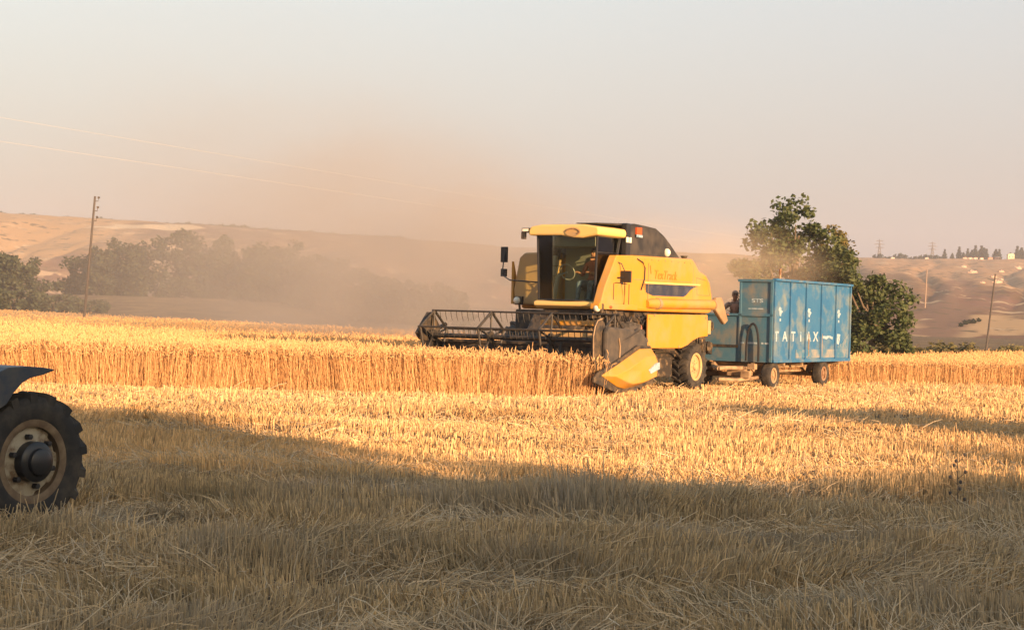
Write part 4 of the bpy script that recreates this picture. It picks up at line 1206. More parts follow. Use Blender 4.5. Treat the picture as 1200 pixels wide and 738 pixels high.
b.tube([(-1.0, -0.95, 0.33), (-1.0, 0.95, 0.33)], 0.06, 8); b.tube([(2.35, -0.95, 0.33), (2.35, 0.95, 0.33)], 0.06, 8)
for x in (-1.0, 2.35):
    for y in (-0.55, 0.55):
        b.prism([(x - 0.45, ZB - 0.15), (x + 0.45, ZB - 0.15), (x + 0.12, 0.36), (x - 0.12, 0.36)], y - 0.05, y + 0.05)
b.box((0.7, 0.55, 0.42), (2.4, 0.07, 0.06))
b.build('chassis', M['tan_metal'], tr, bevel=0.01)
b = MB()   # turntable and drawbar
b.lathe([(0.001, -0.02), (0.45, -0.02), (0.45, 0.02), (0.001, 0.02)], (0, 0, 0), 24)
tt = b.build('turntable', M['rust'], tr); tt.location = (2.35, 0, 0.50); tt.rotation_euler = (math.pi / 2, 0, 0)
b = MB()
b.tube([(2.45, 0.62, 0.52), (3.5, 0.22, 0.52), (3.62, 0.1, 0.5)], 0.055, 8); b.tube([(2.45, -0.62, 0.52), (3.5, -0.02, 0.52), (3.62, 0.1, 0.5)], 0.055, 8)
b.tube([(2.45, 0.80, 0.30), (3.3, 0.45, 0.22), (3.7, 0.12, 0.24)], 0.05, 8); b.box((2.95, 0.1, 0.52), (0.08, 0.95, 0.08)); b.box((2.8, 0.30, 0.40), (0.5, 0.5, 0.16))
b.box((2.9, 0.68, 0.56), (0.16, 0.2, 0.14)); b.box((3.1, 0.60, 0.36), (0.14, 0.24, 0.18))
b.build('drawbar', M['tan_metal'], tr, bevel=0.01)
for x in (2.35, -1.0):
    for s in (1, -1):
        wheel(tr, 'wheel', (x, s * 0.93, 0.345), 0.345, 0.24, 0.19, s, M['rubber'], M['spout'] if x > 0 else M['rust'], lugs=0, dish=0.15)

# person standing at the front of the trailer, seen over the low board
Jp = {
 'pelvis': (None, (0, 0, 0.92), (0.16, 0.13)), 'waist': ('pelvis', (0, 0, 1.08), (0.15, 0.11)), 'chest': ('waist', (0.02, 0, 1.28), (0.175, 0.12)), 'shoulders': ('chest', (0.03, 0, 1.41), (0.13, 0.10)),
 'neck': ('shoulders', (0.05, 0, 1.50), 0.055), 'jaw': ('neck', (0.085, 0, 1.57), (0.066, 0.075)), 'head': ('jaw', (0.075, 0, 1.65), (0.08, 0.092)), 'crown': ('head', (0.06, 0, 1.73), (0.062, 0.07))}
for s, nm in ((1, 'l'), (-1, 'r')):
    Jp['sh' + nm] = ('shoulders', (0.03, s * 0.19, 1.40), 0.07)
    Jp['el' + nm] = ('sh' + nm, (0.10, s * 0.36, 1.18), 0.047)
    Jp['wr' + nm] = ('el' + nm, (0.27, s * 0.20, 1.16), 0.030)
    Jp['hip' + nm] = ('pelvis', (0, s * 0.10, 0.86), 0.10)
    Jp['kn' + nm] = ('hip' + nm, (0.03, s * 0.11, 0.48), 0.065)
    Jp['an' + nm] = ('kn' + nm, (0, s * 0.11, 0.08), 0.045)
    Jp['toe' + nm] = ('an' + nm, (0.15, s * 0.13, 0.04), 0.04)
    hand_joints(Jp, 'wr' + nm, s, (0.9, -0.1 * s, 0.0), (0.2, 0, -1))
pp = person('person in a cap and brown shirt standing in the front of the blue trailer', Jp, (0, 0, 0), 0,
            [(M['skin'], lambda c: c.z > 1.47 or (c.x > 0.14 and c.z > 1.0)), (M['trousers'], lambda c: c.z < 0.95), (M['shirt_brown'], lambda c: True)])
mwt = Matrix.Translation((TX, TY, 0)) @ Matrix.Rotation(CRZ, 4, 'Z')
pp.location = mwt @ Vector((2.25, -0.14, ZB + 0.045)); pp.rotation_euler = (0, 0, CRZ + 0.5)
head_parts(pp, (0.075, 0, 1.64), 0.0, False, cap=True)

# heap of chopped straw and chaff in the trailer behind that person
n_ = 2600
hx0 = np.abs(rng.normal(0, 0.75, n_)); ang_ = rng.random(n_) * 6.283
hp = np.stack([hx0 * np.cos(ang_) * 1.2, hx0 * np.sin(ang_) * 0.55, np.maximum(0, 1.55 * np.exp(-(hx0 / 0.85) ** 2) * rng.uniform(0.75, 1.05, n_))], -1)
hp[:, 0] = hp[:, 0].clip(-1.5, 0.95); hp[:, 1] = hp[:, 1].clip(-0.68, 0.9)
hd_ = rng.normal(0, 1, (n_, 3)); hd_ /= np.linalg.norm(hd_, axis=1, keepdims=True)
L_ = rng.uniform(0.10, 0.30, n_)[:, None]
Vh, Fh = strands([hp, hp + hd_ * L_], [np.full(n_, 0.014), np.full(n_, 0.010)])
hr = thing('straw_heap', 'brown heap of chopped straw rising inside the blue trailer behind the person', 'straw heap', tuple(Matrix.Translation((TX, TY, 0)) @ Matrix.Rotation(CRZ, 4, 'Z') @ Vector((1.35, -0.25, ZB + 0.05))), (0, 0, CRZ))
m_heap = mat('chopped_brown_straw', (0.30, 0.19, 0.12), 0.8, island=(0.12, 0.075, 0.05))
fast_mesh('loose_straw', Vh, Fh, m_heap, hr)
b = MB()
q_ = 20; vs = []; fs = []
for i in range(9):
    r_ = 1.25 * i / 8
    for k in range(q_):
        a = 2 * math.pi * k / q_
        vs.append((min(max(r_ * 1.2 * math.cos(a), -1.4), 0.9), min(max(r_ * 0.55 * math.sin(a), -0.66), 0.85), 1.45 * math.exp(-(r_ / 0.85) ** 2) - 0.03 + 0.05 * math.sin(3 * a + i)))
for i in range(8):
    for k in range(q_):
        fs.append((i * q_ + k, i * q_ + (k + 1) % q_, (i + 1) * q_ + (k + 1) % q_, (i + 1) * q_ + k))
b.add(vs, fs); b.build('heap_core', m_heap, hr)

# ------------------------------------------------------------------ the tractor at the left edge (only its rear wheel and fender reach into the picture)
# local x forward (away to the left), local y its left side, which faces the camera
TRX = (-3.72, 13.32); TRZ = R(235.4)
tc = thing('tractor', 'old tractor cut off by the left edge, muddy wheel with a cream disc', 'tractor', (TRX[0], TRX[1], float(ground_z(TRX[0], TRX[1])) + 0.01), (0, 0, TRZ))
WR = 0.50
tw = MB()
wt = wheel(tc, 'rear_wheel', (0, 0, WR), WR, 0.24, 0.315, 1, M['rubber'], M['rim_brown'], lugs=17, hub_m=M['black_gloss'], dish=0.42, lug_h=0.034)
b = MB()   # cream disc with cut-outs bolted inside the rim
n = 48; vs = []; 
for k in range(n):
    a = 2 * math.pi * k / n
    lob = 0.262 + 0.028 * (1 if (k % 12) in (0, 1, 2, 3, 4, 5, 11) else -0.6)
    vs.append((lob * math.cos(a), 0.055, WR + lob * math.sin(a))); vs.append((0.12 * math.cos(a), 0.075, WR + 0.12 * math.sin(a)))
b.add(vs, [(2 * k, 2 * ((k + 1) % n), 2 * ((k + 1) % n) + 1, 2 * k + 1) for k in range(n)])
b.build('wheel_disc', M['cream'], wt, smooth=True)
b = MB()
b.lathe([(0.155, 0.07), (0.155, 0.15), (0.14, 0.165), (0.105, 0.17), (0.10, 0.20), (0.085, 0.21), (0.001, 0.21)], (0, 0, WR), 24)
for k in range(6):
    a = 2 * math.pi * (k + 0.3) / 6
    b.lathe([(0.022, 0.07), (0.022, 0.12), (0.001, 0.122)], (0.195 * math.cos(a), 0, WR + 0.195 * math.sin(a)), 6)
b.build('wheel_hub', M['black_gloss'], wt, smooth=True)
wheel(tc, 'rear_wheel', (0, -1.15, WR), WR, 0.30, 0.315, -1, M['rubber'], M['rim_brown'], lugs=17, dish=0.42, lug_h=0.034)
wheel(tc, 'front_wheel', (2.05, -0.05, 0.33), 0.33, 0.18, 0.19, 1, M['rubber'], M['cream'], lugs=0)
wheel(tc, 'front_wheel', (2.05, -1.10, 0.33), 0.33, 0.18, 0.19, -1, M['rubber'], M['cream'], lugs=0)
for y0 in (-0.20, -1.31):
    b = MB()
    # crescent shell: a long skin that ends in a drooping tip over the wheel
    top = [(-0.13, 1.207), (-0.04, 1.22), (0.12, 1.232), (0.30, 1.225), (0.50, 1.15), (0.64, 0.98), (0.72, 0.62)]
    bot = [(-0.13, 1.195), (-0.03, 1.165), (0.09, 1.143), (0.17, 1.105), (0.25, 1.03), (0.31, 0.95), (0.40, 0.90), (0.52, 0.78), (0.57, 0.62)]
    b.prism(top + bot[::-1], y0, y0 + 0.36)
    b.build('fender', M['fender'], tc, bevel=0.012)
b = MB()
b.box((0.2, -0.575, 0.62), (0.9, 0.5, 0.36)); b.box((1.3, -0.575, 0.62), (1.9, 0.34, 0.30)); b.tube([(0, -1.1, WR), (0, -0.06, WR)], 0.10, 12); b.tube([(2.05, -1.05, 0.36), (2.05, -0.1, 0.36)], 0.05, 8); b.box((2.05, -0.575, 0.45), (0.2, 0.3, 0.3))
b.build('chassis', M['dark'], tc, bevel=0.02)
b = MB()
b.prism([(1.1, 0.78), (1.1, 1.16), (1.2, 1.20), (2.30, 1.12), (2.40, 1.02), (2.40, 0.66), (2.2, 0.60)], -0.80, -0.35)
b.build('hood', M['fender'], tc, bevel=0.04)
b = MB()
b.box((0.40, -0.575, 0.98), (0.42, 0.42, 0.08)); b.box((0.19, -0.575, 1.12), (0.07, 0.42, 0.28)); b.box((0.40, -0.575, 0.86), (0.3, 0.3, 0.16))
b.build('seat', M['black_gloss'], tc, bevel=0.02)
b = MB()
b.tube([(1.32, -0.575, 1.05), (0.90, -0.575, 1.25)], 0.02, 8)
b.tube([(0.89 + 0.09 * math.cos(a), -0.575 + 0.19 * math.sin(a), 1.26 + 0.16 * math.cos(a)) for a in np.linspace(0, 2 * math.pi, 25)], 0.013, 6, caps=False)
b.build('steering_wheel', M['black_gloss'], tc, smooth=True)

# ------------------------------------------------------------------ trees
def leaf_mat(name, c1, c2):
    return mat(name, c1, 0.6, island=c2, spec=0.25, trans=0.25)
M['leaf'] = leaf_mat('green_leaves', (0.055, 0.082, 0.026), (0.125, 0.140, 0.055))
M['leaf_yellow'] = leaf_mat('yellowing_leaves', (0.13, 0.12, 0.035), (0.20, 0.15, 0.05))
M['leaf_grey'] = leaf_mat('grey_green_leaves', (0.042, 0.056, 0.028), (0.080, 0.092, 0.048))
M['leaf_dark'] = leaf_mat('dark_needles', (0.022, 0.034, 0.020), (0.045, 0.058, 0.035))
M['leaf_olive'] = leaf_mat('olive_scrub_leaves', (0.13, 0.12, 0.045), (0.21, 0.175, 0.075))
M['bark'] = mat('bark', (0.12, 0.085, 0.055), 0.9, col2=(0.20, 0.15, 0.10), nscale=8)

def leaf_cloud(centres, radii, per, size, flat=0.8):
    """leaf-sized folded quads scattered in clumps: centres (n,3), radii (n,)"""
    n = len(centres)
    idx = np.repeat(np.arange(n), per)
    N = len(idx)
    d_ = rng.normal(0, 1, (N, 3)); d_ /= np.linalg.norm(d_, axis=1, keepdims=True)
    r = rng.random(N) ** 0.45
    P = centres[idx] + d_ * (r * radii[idx])[:, None] * np.array([1, 1, flat])
    a = rng.normal(0, 1, (N, 3)); a[:, 2] *= 0.6; a /= np.linalg.norm(a, axis=1, keepdims=True)
    b = rng.normal(0, 1, (N, 3)); b -= a * (a * b).sum(1, keepdims=True); b /= np.linalg.norm(b, axis=1, keepdims=True)
    s = (size * rng.uniform(0.6, 1.3, N))[:, None]
    V = np.stack([P - a * s * 0.6, P + b * s * 0.36, P + a * s * 0.6, P - b * s * 0.36], 1).reshape(-1, 3)
    F = np.arange(N * 4).reshape(-1, 4)
    return V, F

def crown_clumps(lobes, n, crad):
    """clump centres spread near the surface of some ellipsoid lobes; lobes: (cx,cy,cz,rx,ry,rz)"""
    out = []
    vol = np.array([l[3] * l[4] * l[5] for l in lobes]) ** 0.7
    cnt = np.maximum(1, (n * vol / vol.sum())).astype(int)
    for l, c in zip(lobes, cnt):
        d_ = rng.normal(0, 1, (c, 3)); d_ /= np.linalg.norm(d_, axis=1, keepdims=True)
        r = rng.uniform(0.35, 1.0, c)[:, None] ** 0.5
        out.append(np.array(l[:3]) + d_ * r * np.array(l[3:6]))
    C = np.concatenate(out)
    return C, crad * rng.uniform(0.6, 1.35, len(C))

def tree(name, label, cat, x, y, lobes, nclump, crad, per, leaf, lm, trunk_r=0.2, trunk_h=None, group=None, limbs=7, z=None):
    z0 = float(ground_z(x, y)) if z is None else z
    root = thing(name, label, cat, (x, y, z0), (0, 0, 0), group)
    top = max(l[2] + l[5] * 0.5 for l in lobes)
    b = MB()
    th = trunk_h or top * 0.75
    wob = [rng.uniform(-0.03, 0.03) * th for _ in range(4)]
    b.tube([(0, 0, -0.3), (wob[0], wob[1], th * 0.3), (wob[2], wob[3], th * 0.65), (wob[0] * 2, wob[3], th)], [trunk_r * 1.25, trunk_r, trunk_r * 0.7, trunk_r * 0.25], 8)
    for k in range(limbs):
        l = lobes[k % len(lobes)]
        zz = th * rng.uniform(0.25, 0.75)
        e = Vector((l[0] + rng.normal(0, l[3] * 0.5), l[1] + rng.normal(0, l[4] * 0.5), max(l[2] + rng.normal(0, l[5] * 0.4), zz + 0.2)))
        s = Vector((wob[0] * 0.5, wob[1] * 0.5, zz))
        m_ = (s + e) / 2 + Vector((0, 0, -0.08 * th))
        b.tube([s, m_, e], [trunk_r * 0.5, trunk_r * 0.3, trunk_r * 0.1], 6)
    b.build('trunk', M['bark'], root, smooth=True)
    C, cr = crown_clumps(lobes, nclump, crad)
    V, F = leaf_cloud(C, cr, per, leaf)
    fast_mesh('crown', V, F, lm, root)
    return root

# the tall tree behind the trailer and the two lower ones beside it
rng = np.random.default_rng(21)
tree('leafy_tree', 'tallest green tree, rising behind the blue trailer', 'tree', 12.6, 78.0,
     [(0.1, 0, 6.1, 1.05, 1.0, 1.15), (-1.0, 0, 5.3, 1.05, 1.0, 0.95), (1.1, 0, 5.1, 1.05, 1.0, 1.0), (-1.8, 0, 4.1, 0.85, 1, 0.9), (0.1, 0, 4.3, 1.6, 1.3, 1.2), (2.1, 0, 4.3, 0.9, 0.9, 0.8), (0.9, 0, 2.9, 1.9, 1.3, 1.2), (-0.9, 0, 2.6, 1.3, 1.2, 1.0), (0.2, 0, 1.2, 1.7, 1.2, 0.9), (2.2, 0, 3.2, 0.9, 1.0, 0.9)],
     150, 0.54, 100, 0.19, M['leaf'], 0.22, 5.6, limbs=14)
tree('leafy_tree', 'low dense green tree with a rounded crown right of the trailer', 'tree', 15.8, 76.0,
     [(0, 0, 2.1, 1.7, 1.2, 1.1), (-0.8, 0, 3.4, 1.1, 0.9, 0.9), (-1.4, 0, 4.1, 0.8, 0.9, 0.8), (0.8, 0, 2.6, 0.9, 0.9, 0.8), (0.1, 0, 0.9, 1.8, 1.2, 0.9), (-1.1, 0, 1.6, 1.0, 0.9, 1.0), (1.2, 0, 1.4, 0.7, 0.8, 0.8)],
     105, 0.46, 110, 0.17, M['leaf'], 0.16, 2.8, limbs=10)
tree('slender_tree', 'slender yellowing tree squeezed between two green ones', 'tree', 14.7, 80.5,
     [(0.1, 0, 4.6, 0.95, 0.8, 1.4), (0.3, 0, 2.7, 1.1, 0.8, 1.3), (-0.2, 0, 1.2, 0.9, 0.8, 1.0)],
     60, 0.42, 80, 0.16, M['leaf_yellow'], 0.10, 4.4, limbs=8)

# dusty trees on the left, in front of the hills; px positions turned into places on the plain about 200 m away
left_trees = [
    # x, y, height, half width, label
    (-60.5, 205, 5.6, 4.0, 'dusty grey tree cut off by the left edge'),
    (-49.5, 207, 6.6, 3.4, 'small dusty tree just left of the tallest one and right of the wooden pole'),
    (-45.0, 200, 7.6, 2.6, 'narrow dusty tree beside the big one by the pole'),
    (-38.5, 198, 8.6, 4.6, 'biggest dusty tree of the row, its crown reaching the hill crest'),
    (-31.0, 196, 8.0, 4.2, 'second big dusty tree, directly right of the biggest crown'),
    (-24.5, 190, 7.2, 4.2, 'wide dust veiled tree in the middle of the row'),
    (-18.0, 182, 6.4, 3.8, 'faint tree in the dust right of the middle of the row'),
    (-12.0, 172, 5.6, 3.2, 'fainter low tree in thick dust left of the reel'),
    (-7.5, 165, 4.8, 2.6, 'last faint tree, nearly lost in dust above the reel end'),
]
for (x, y, h, w, lab) in left_trees:
    x *= 1.4; y *= 1.4; h *= 1.32; w *= 1.6
    lob = [(0, 0, h * 0.62, w * 0.75, w * 0.7, h * 0.30), (-w * 0.5, 0, h * 0.45, w * 0.6, w * 0.6, h * 0.28), (w * 0.5, 0, h * 0.48, w * 0.6, w * 0.6, h * 0.30), (0, 0, h * 0.22, w * 1.2, w * 0.7, h * 0.24), (-w * 0.5, 0, h * 0.14, w * 0.8, w * 0.6, h * 0.16), (w * 0.5, 0, h * 0.14, w * 0.8, w * 0.6, h * 0.16)]
    tree('dusty_tree', lab, 'tree', x, y, lob, 120, h * 0.13, 75, 0.55, M['leaf_grey'], 0.3, h * 0.7, group='dusty trees in front of the left hill', limbs=6)

# scrub and hedges
def shrub_proto(name, label, cat, lobes, n, cr, per, leaf, lm, group):
    root = thing(name, label, cat, (0, 0, 0), (0, 0, 0), group)
    C, r = crown_clumps(lobes, n, cr)
    V, F = leaf_cloud(C, r, per, leaf)
    V[:, 2] = np.maximum(V[:, 2], 0.0)
    fast_mesh('foliage', V, F, lm, root)
    b = MB()
    for k in range(5):
        a = k * 1.26; b.tube([(0, 0, -0.1), (0.3 * math.cos(a), 0.3 * math.sin(a), 0.5), (0.6 * math.cos(a), 0.6 * math.sin(a), 1.0)], [0.05, 0.035, 0.015], 5)
    b.build('stems', M['bark'], root)
    return root
def copy_thing(o):
    c = o.copy(); COL.objects.link(c)
    for ch in o.children:
        k = ch.copy(); COL.objects.link(k); k.parent = c
    return c
sh = shrub_proto('shrub', 'low olive green shrub in the hedge along the right wheat edge', 'shrub', [(0, 0, 0.55, 1.6, 0.9, 0.55), (0.9, 0, 0.45, 1.0, 0.8, 0.5), (-0.9, 0, 0.45, 1.0, 0.8, 0.45)], 24, 0.42, 60, 0.19, M['leaf_olive'], 'hedge shrubs beyond the right wheat')
sh_spots = [(18.6 + 1.75 * k + rng.normal(0, 0.25), 88 + rng.normal(0, 1.5), rng.uniform(0.6, 0.9)) for k in range(15)]
for i, (x, y, s) in enumerate(sh_spots):
    o = sh if i == 0 else copy_thing(sh)
    o.location = (x, y, float(ground_z(x, y))); o.rotation_euler = (0, 0, rng.uniform(-0.4, 0.4) + (math.pi if rng.random() < 0.5 else 0)); o.scale = (s * 1.5, s * 1.3, s * rng.uniform(0.75, 1.05))
hl_ = [(-67.0, 233, 2.1, 'dark green bush low at the far left behind the wheat'), (-62.0, 234, 1.7, 'dark bush right of the leftmost bush behind the wheat'), (-57.5, 236, 1.2, 'small bush nearest the foot of the wooden pole')]
db = None
for i, (x, y, s, lab) in enumerate(hl_):
    if db is None:
        db = shrub_proto('bush', lab, 'bush', [(0, 0, 0.7, 2.2, 1.2, 0.7), (1.2, 0, 0.6, 1.2, 1.0, 0.6)], 24, 0.5, 60, 0.30, M['leaf_grey'], 'bushes behind the left wheat'); o = db
    else:
        o = copy_thing(db); o['label'] = lab
    o.location = (x, y, float(ground_z(x, y))); o.scale = (s, s, s)
# five dark bushes in a row on the lower right slope
rb = None
for k, (px, py, s) in enumerate(((1126, 383, 0.34), (1131, 381, 0.4), (1136, 380, 0.36), (1141, 379, 0.4), (1147, 377, 0.34))):
    if rb is None:
        rb = shrub_proto('slope_bush', 'round dark bush in the short row of five across the lower right hillside', 'bush', [(0, 0, 1.0, 1.2, 1.0, 1.0)], 10, 0.7, 26, 0.7, M['leaf_dark'], 'row of bushes on the right hillside'); o = rb
    else: o = copy_thing(rb)
    o.location = on_hill(px, py); o.scale = (s, s, s)

# conifers along the right-hand crest
def conifer(label, h, w):
    root = thing('conifer', label, 'tree', (0, 0, 0), (0, 0, 0), 'dark conifers on the right hill crest')
    b = MB(); b.tube([(0, 0, -0.5), (0, 0, h * 0.9)], [0.25, 0.05], 6); b.build('trunk', M['bark'], root)
    zz = np.linspace(0.15, 1.0, 16)
    C = []; rr_ = []
    for t_ in zz:
        for k in range(3):
            a = rng.random() * 6.28; q = w * (1.05 - t_) * rng.uniform(0.3, 0.9)
            C.append((q * math.cos(a), q * math.sin(a), t_ * h)); rr_.append(max(0.5, w * 0.55 * (1.15 - t_)))
    V, F = leaf_cloud(np.array(C), np.array(rr_), 26, 1.0)
    fast_mesh('crown', V, F, M['leaf_dark'], root)
    return root
cprot = [conifer('dark conifer standing in the dense clump on the right hill crest', 11, 3.2), conifer('dark conifer standing in the dense clump on the right hill crest', 9, 3.8)]
cspots = [(1107, 0.75), (1116, 0.65), (1124, 0.9), (1129, 0.7), (1134, 0.8), (1139, 0.95), (1143, 1.0), (1147, 0.9), (1150, 1.05), (1153, 1.1), (1156, 0.85), (1167, 1.0), (1171, 0.8), (1184, 0.75), (1192, 1.0), (1197, 1.1), (1204, 1.1), (1211, 0.9)]
special = {1107: 'leftmost small conifer on the right hill crest, standing apart', 1116: 'second small conifer from the left end of the crest row', 1153: 'tallest conifer in the dense clump on the crest', 1167: 'broad conifer standing in the gap right of the dense clump', 1184: 'short conifer above the cream house'}
for i, (px, s) in enumerate(cspots):
    o = cprot[i] if i < 2 else copy_thing(cprot[i % 2])
    u, w = px_dir(px, 300); y = 1165 + rng.uniform(-8, 10)
    o.location = (u * y, y, hill_z(u * y, y) - 0.3); o.scale = (s, s, s)
    o['label'] = special.get(px, 'dark conifer standing in the dense clump on the right hill crest')
# low dark hedge line on the crest to the left of them
ch = None
for k, px in enumerate(range(1022, 1106, 6)):
    if ch is None:
        ch = shrub_proto('crest_shrub', 'dark shrub in the low line along the crest left of the conifers', 'shrub', [(0, 0, 1.2, 3.0, 2.0, 1.4)], 12, 1.1, 30, 0.9, M['leaf_dark'], 'dark shrubs along the right crest'); o = ch
    else: o = copy_thing(ch)
    u, w = px_dir(px, 304); y = 1150
    s = rng.uniform(0.8, 1.5)
    o.location = (u * y, y, hill_z(u * y, y) - 0.2); o.scale = (s, s, s * rng.uniform(0.8, 1.3))
# and along the left crest
ch2 = None
for k, px in enumerate(range(-40, 470, 13)):
    if ch2 is None:
        ch2 = shrub_proto('crest_shrub', 'dark shrub in the long thin line along the left hill crest', 'shrub', [(0, 0, 1.0, 4.5, 2.0, 1.0)], 14, 1.1, 30, 1.0, M['leaf_grey'], 'dark shrubs along the left crest'); o = ch2
    else: o = copy_thing(ch2)
    u, w = px_dir(px, 260); y = 1150
    s = rng.uniform(0.7, 1.3)
    o.location = (u * y, y, hill_z(u * y, y) - 0.3); o.scale = (s, s, s * rng.uniform(0.6, 1.1))

# small houses and pale rocks on the right hill
HM = {'c': mat('cream_render', (0.72, 0.62, 0.38), 0.8), 't': mat('terracotta_render', (0.50, 0.22, 0.12), 0.8), 'w': mat('white_render', (0.70, 0.55, 0.44), 0.8), 'r': mat('clay_roof', (0.40, 0.14, 0.08), 0.8), 'g': mat('dark_window', (0.05, 0.05, 0.06), 0.3)}
def house(label, px, py, w, h, wall, roof, y=1128):
    u, q = px_dir(px, py); z = hill_z(u * y, y)
    root = thing('hill_house', label, 'house', (u * y, y, z), (0, 0, rng.uniform(-0.3, 0.3)), 'small houses on the right hill crest')
    b = MB(); b.box((0, 0, h / 2 - 0.5), (w, w * 0.7, h + 1)); wl = b.build('wall', HM[wall], root)
    b = MB(); b.prism([(-w * 0.56, h + 0.01), (w * 0.56, h + 0.01), (0, h + w * 0.16)], -w * 0.4, w * 0.4); b.build('roof', HM[roof], root)
    for sx in (-0.25, 0.25):
        b = MB(); b.box((sx * w, -w * 0.35 - 0.02, h * 0.5), (w * 0.16, 0.06, h * 0.35)); b.build('window', HM['g'], root)
house('cream house, the largest and brightest on the right hill crest', 1184, 308, 4.2, 3.2, 'c', 'c', 1120)
house('small white house at the left end of the crest terrace', 1131, 306, 2.8, 1.8, 'w', 'r')
house('second small pale house from the left on the crest terrace', 1137, 306, 2.4, 1.7, 'w', 'r')
house('third small pale house with a clay roof on the crest terrace', 1143, 306, 2.4, 1.7, 'w', 'r')
house('fourth small pale house right in front of the tallest conifers', 1150, 306, 2.2, 1.6, 'w', 'r')
house('low terracotta house between the conifers and the gap', 1160, 307, 3.0, 1.6, 't', 'r')
house('wide terracotta house left of the cream house', 1169, 307, 3.4, 1.7, 't', 'w')
house('tiny white house on the crest below the pylon', 1086, 307, 2.4, 1.6, 'w', 'w', 1135)
house('tiny pale house at the left end of the dark shrub line', 1046, 309, 2.6, 1.2, 'w', 'w', 1125)
m_rock = mat('pale_limestone', (0.66, 0.47, 0.33), 0.9, col2=(0.5, 0.33, 0.22), nscale=0.6)
for (px, py, s, lab) in ((1129, 313, 1.2, 'small pale rock high on the right slope under the terrace'), (1139, 320, 2.2, 'largest pale rock high on the right slope'), (1173, 319, 1.5, 'pale rock under the terracotta houses'), (1164, 325, 1.4, 'pale rock left of the lower pair on the right slope'), (1168, 332, 2.3, 'broad pale rock lowest of the group on the right slope'),
                         (1173, 328, 1.1, 'small pale rock just above the lowest broad one'), (1151, 332, 1.2, 'lone pale rock between the big ones on the right slope'), (1193, 315, 1.8, 'reddish pale rock by the right edge under the cream house')):
    b = MB(); b.ball((0, 0, 0), (s * 1.3, s, s * 0.8), 7)
    b.v = [(x * (1 + 0.35 * math.sin(5 * x + 3 * z)), y_, z * (1 + 0.3 * math.cos(4 * x + y_))) for x, y_, z in b.v]
    pt_ = on_hill(px, py); o = b.build('rock', m_rock, None, loc=pt_); q_ = pt_[1] / 1050.0; o.scale = (q_, q_, q_)
    tag(o, lab, 'rock', 'pale rocks on the right hill')

# poles, pylons and cables
def pole(name, label, x, y, h, r, m, tilt=(0, 0), arms=True, z=None):
    root = thing(name, label, 'utility pole', (x, y, (float(ground_z(x, y)) if z is None else z)), (tilt[0], tilt[1], 0))
    b = MB(); b.tube([(0, 0, -0.6), (0, 0, h)], [r, r * 0.7], 8); b.build('shaft', m, root, smooth=True)
    if arms:
        b = MB()
        for k in range(3):
            zz = h - 0.3 - 0.62 * k
            b.tube([(0, 0, zz), (0.22, 0, zz), (0.22, 0, zz + 0.22)], [0.03, 0.03, 0.03], 6)
            b.lathe([(0.001, -0.08), (0.07, -0.08), (0.07, 0.08), (0.001, 0.08)], (0.24, 0, zz + 0.24), 8)
        b.build('insulator', M['dark'], root)
    return root
pole('wooden_pole', 'tall leaning wooden pole standing in front of the dusty trees at left', -27.2, 110, 8.55, 0.095, M['wood'], (0, R(3.6)))
pole('wooden_pole', 'thin dark leaning pole in front of the right hillside', 98.0 * 0.306, 109.5, 5.1, 0.07, M['wood'], (0, R(5.5)), arms=False)
u, w = px_dir(1083, 318)
hx_, hy_, hz_ = on_hill(1084, 362)
pole('concrete_pole', 'pale straight pole standing up the middle of the right hillside', hx_, hy_, hy_ * 0.022, hy_ * 0.00042, M['pale_concrete'], (0, R(1.5)), arms=False, z=hz_)
def pylon(label, px, top_py):
    u, w = px_dir(px, top_py); y = 1250.0
    z = hill_z(u * y, y); h = (EYE + w * y) - z
    root = thing('pylon', label, 'pylon', (u * y, y, z), (0, 0, 0), 'lattice pylons beyond the right crest')
    b = MB(); bw = h * 0.10
    for sx in (-1, 1):
        for sy in (-1, 1):
            b.tube([(sx * bw, sy * bw, -1), (sx * 0.3, sy * 0.3, h * 0.8), (0, 0, h)], 0.20, 4)
    n_ = 7
    for k in range(n_):
        z0 = h * 0.8 * k / n_; z1 = h * 0.8 * (k + 1) / n_
        w0 = bw + (0.3 - bw) * k / n_; w1 = bw + (0.3 - bw) * (k + 1) / n_
        for s in (-1, 1):
            b.tube([(-s * w0, -w0, z0), (s * w1, -w1, z1)], 0.12, 4); b.tube([(-s * w0, w0, z0), (s * w1, w1, z1)], 0.12, 4)
    b.build('lattice_mast', M['pylon'], root)
    for k, (zz, ln) in enumerate(((0.68, 0.16), (0.80, 0.20), (0.92, 0.14))):
        b = MB(); b.tube([(-ln * h, 0, zz * h), (0, 0, zz * h + 0.03 * h), (ln * h, 0, zz * h)], 0.18, 4); b.tube([(-ln * h, 0, zz * h), (ln * h, 0, zz * h)], 0.14, 4)
        b.build('cross_arm', M['pylon'], root)
    return root
pylon('clearer lattice pylon rising from the crest left of the conifers', 1093, 283)
pylon('faint lattice pylon farther left, just right of the green tree', 1031, 280)
for (x0, y0, z0, lab) in ((-20.5, 69.5, 9.0, 'upper pale power cable slanting down across the sky at left'), (-20.5, 69.5, 8.05, 'lower pale power cable slanting down across the sky at left')):
    b = MB(); pts = []
    for k in range(33):
        t_ = -3.0 + k * (7.4 + 3.0) / 32
        pts.append((x0 + 6.6 * t_, y0 + 13.5 * t_, z0 + 0.010 * (t_ - 3.2) ** 2 - 0.06))
    b.tube(pts, 0.0065, 6)
    o = b.build('power_cable', M['cable'], None, smooth=True); tag(o, lab, 'power cable', 'power cables at left')

